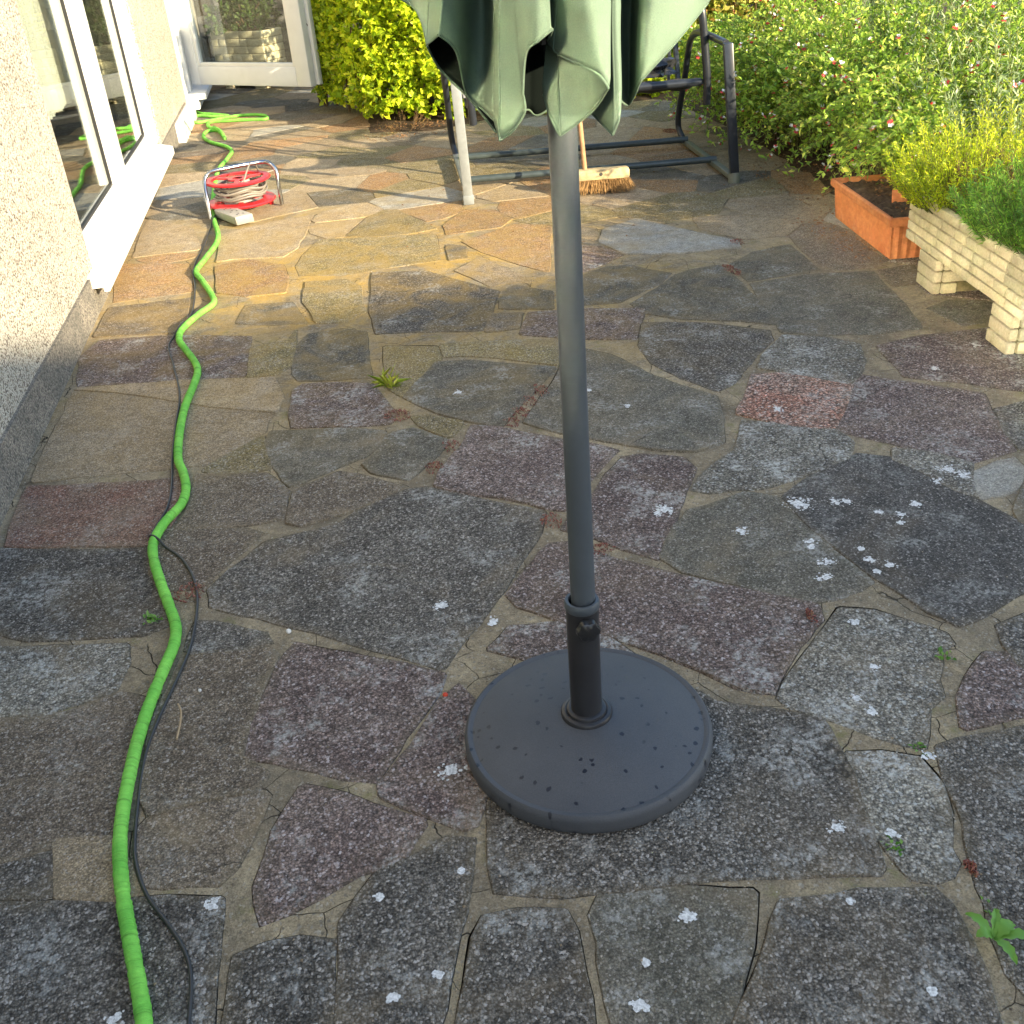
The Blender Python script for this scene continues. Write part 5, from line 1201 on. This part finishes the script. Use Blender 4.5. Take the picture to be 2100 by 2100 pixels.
# ---------------------------------------------------------------- things in the joints
OCT=[(1,0,0),(-1,0,0),(0,1,0),(0,-1,0),(0,0,1),(0,0,-1)]; OF=[(0,2,4),(2,1,4),(1,3,4),(3,0,4),(2,0,5),(1,2,5),(3,1,5),(0,3,5)]
SEDLAB=['red stonecrop tuft in the joint below the green grass','red stonecrop top end of the long strip left of pole','red stonecrop upper middle of the strip left of pole','red stonecrop lower middle of the strip left of pole','red stonecrop bottom end of the strip left of pole','crimson stonecrop upper clump on the sandy joint','crimson stonecrop lower clump on the sandy joint','red stonecrop clump against the left side of pole','red stonecrop strip just right of the pole','red stonecrop tuft between hose and big dark slab','dark red stonecrop at the right tip of purple slab','reddish weed patch under the far right of the glider','small red stonecrop in the joint near the sunlit slab','red stonecrop in the pale joint right of the pole','dark red stonecrop in the joint by the large right slab','thin red weed beside the front right glider leg']
for i,(x,y,a,b) in enumerate(SEDUM):
    m=MB(); n=int(min(420,max(70,a*b*52000)))
    for k in range(n):
        r=math.sqrt(R.random()); th=R.uniform(0,6.283); px=x+a*r*math.cos(th); py=y+b*r*math.sin(th); pz=ground_z(px,py)+R.uniform(.002,.018)*(1.1-r); s=R.uniform(.0014,.0032)
        d=Vector((R.gauss(0,1),R.gauss(0,1),R.uniform(.2,1.5))).normalized(); u=d.orthogonal().normalized(); w=d.cross(u)
        m.add([Vector((px,py,pz))+d*(v[2]*s*2.1)+u*(v[0]*s*.8)+w*(v[1]*s*.8) for v in OCT],OF)
    o=m.build('stonecrop',M['sedum'],None,80); tag(o,SEDLAB[i],'stonecrop','stonecrop growing in the paving joints')
def grass_tuft(x,y,n,h,label,mat='grassblade',sp=.6):
    P=np.array([(x+R.gauss(0,.016 if mat=='grassblade' else .009),y+R.gauss(0,.022 if mat=='grassblade' else .012),ground_z(x,y)) for _ in range(n)]); Dv=np.array([(R.gauss(0,sp),R.gauss(0,sp),R.uniform(.3,1)) for _ in range(n)])
    o=leaves('grass_tuft',P,Dv,h*NP.uniform(.5,1.2,n),(.0015 if mat=='grassblade' else h*.5),M[mat],None,.1,.35,False); tag(o,label,'weed','small weeds in the joints')
grass_tuft(.129,3.51,26,.075,'tuft of green grass in the sandy joint near red stonecrop')
grass_tuft(-.599,2.233,20,.018,'tiny green weed left of the green hose','weed')
grass_tuft(1.185,1.557,16,.016,'small green moss weed right of the pale lichened slab','weed')
grass_tuft(.818,1.108,18,.013,'yellow-green weed in the joint right of the base slab','weed',1.)
grass_tuft(.988,1.319,12,.013,'small green weed where two joints meet on the right','weed',1.)
grass_tuft(.899,.96,8,.011,'tiny weed just above the leafy weed','weed',1.)
def leafy_weed():
    c=Vector((.866,.893,.012)); t=empty('leafy_weed','green leafy weed growing from the joint at lower right','weed',tuple(c))
    for (x,y),w in zip([(.842,.945),(.912,.905),(.928,.868),(.868,.832),(.834,.898),(.90,.94)],(.018,.024,.020,.018,.022,.014)):
        d=Vector((x,y,0))-Vector((c.x,c.y,0)); L=d.length*.9; d.normalize(); s=Vector((-d.y,d.x,0)); m=MB(); vs=[];n=9
        for i in range(n):
            u=i/(n-1); ww=w*math.sin(math.pi*min(1,u*.9+.06))**.8*(1.15 if i%2 else .82); p=c+d*(L*u)+Vector((0,0,.016*math.sin(u*2.6)+.004))
            vs+=[p+s*ww*.5+Vector((0,0,.003)),p-Vector((0,0,.001)),p-s*ww*.5+Vector((0,0,.003))]
        fs=[]
        for i in range(n-1): fs+=[(3*i,3*i+1,3*i+4,3*i+3),(3*i+1,3*i+2,3*i+5,3*i+4)]
        m.add(vs,fs); m.build('leaf',M['weed'],t,60)
leafy_weed()
def lichens():
    m=MB()
    for x,y,a,b in LICHEN:
        n=int(10+a*b*34000)
        for k in range(n):
            r=R.random()**1.1; th=R.uniform(0,6.283); px=x+a*r*math.cos(th); py=y+b*r*math.sin(th); s=R.uniform(.0018,.0075)*(1.35-r*1.0); z=ground_z(px,py)+.0012+k*2e-6
            q=7; ph=R.uniform(0,6); vs=[(px,py,z+.0007)]+[(px+s*R.uniform(.6,1.3)*math.cos(ph+6.283*j/q),py+s*R.uniform(.6,1.3)*math.sin(ph+6.283*j/q),z) for j in range(q)]
            m.add(vs,[(0,1+j,1+(j+1)%q) for j in range(q)])
    o=m.build('lichen',M['lichen'],None,80); tag(o,'white lichen blotches scattered over the paving slabs','lichen',None,'stuff')
lichens()
def litter():
    m=MB()
    spots=[(2.5+R.uniform(.03,.2)+.142*q,4.12+.74*q*.98) for q in [R.random() for _ in range(90)]]+[(R.uniform(2.34,2.50),R.uniform(4.1,4.9)) for _ in range(120)]+[(R.uniform(2.55,2.95),R.uniform(4.9,6.2)) for _ in range(320)]+[(R.uniform(.4,1.1),R.uniform(8.35,8.75)) for _ in range(260)]+[(R.uniform(.3,2.6),R.uniform(4.8,8.2)) for _ in range(60)]
    for k,(x,y) in enumerate(spots):
        z=ground_z(x,y)+R.uniform(.001,.008)+(.185 if 2.5<x<2.83 and 4.12<y<4.84 and k<90 else .035 if inside((x,y),BED) else 0); a=R.uniform(0,6.283); L=R.uniform(.008,.026); d=Vector((math.cos(a),math.sin(a),R.gauss(0,.2))); s=Vector((-d.y,d.x,R.gauss(0,.3)))
        p=Vector((x,y,z)); m.add([p,p+d*L*.5+s*L*.25+Vector((0,0,.003)),p+d*L,p+d*L*.5-s*L*.25+Vector((0,0,.004))],[(0,1,2),(0,2,3)])
    o=m.build('leaf_litter',M['litter'],None,None); tag(o,'dry brown leaf litter along the bed and terracotta trough','litter',None,'stuff')
litter()
def grit():
    m=MB()
    for k in range(5200):
        y=.7+4.6*R.random()**1.5; x=R.uniform(-1.05,min(2.6,.75+.5*y))
        on=any(abs(x-c.x)<.8 and abs(y-c.y)<.8 and inside((x,y),p) for c,h,tx,ty,p in TOPS)
        if on and R.random()<.8: continue
        z=ground_z(x,y); s=R.uniform(.0008,.0026) if R.random()<.94 else R.uniform(.003,.0038); q=[Vector((v[0]*s*R.uniform(.7,1.3),v[1]*s*R.uniform(.7,1.3),v[2]*s*.7)) for v in OCT]; a=R.uniform(0,6.28); ca,sa=math.cos(a),math.sin(a)
        m.add([(x+v.x*ca-v.y*sa,y+v.x*sa+v.y*ca,z+s*.4+v.z) for v in q],OF)
    o=m.build('grit',M['grit'],None,None); tag(o,'loose sand and grit lying in the paving joints','grit',None,'stuff')
grit()
def small_bits():
    m=MB(); m.tube(spline([(-.503,1.86,.016),(-.493,1.83,.020),(-.492,1.80,.017),(-.496,1.745,.015)],.01),.0022,6); tag(m.build('twig',M['twig'],None),'short dry twig lying right of the black cable','twig')
    def ball(x,y,r,name,mat,lab,cat):
        bm=bmesh.new(); bmesh.ops.create_icosphere(bm,subdivisions=3,radius=r)
        for v in bm.verts: v.co*=1+.25*noise.noise(v.co*90)
        me=bpy.data.meshes.new(name); bm.to_mesh(me); bm.free(); me.materials.append(M[mat]); o=link(name,me); o.location=(x,y,ground_z(x,y)+r*.8); tag(o,lab,cat)
    ball(-.257,2.075,.0065,'pebble','pebble','white pebble in the sandy joint right of the hose','pebble')
    ball(.087,1.735,.006,'berry','berry','single red berry on the joint left of the base','berry')
    ball(-.46,1.905,.004,'pebble','pebble','tiny white pebble between cable and twig','pebble')
small_bits()
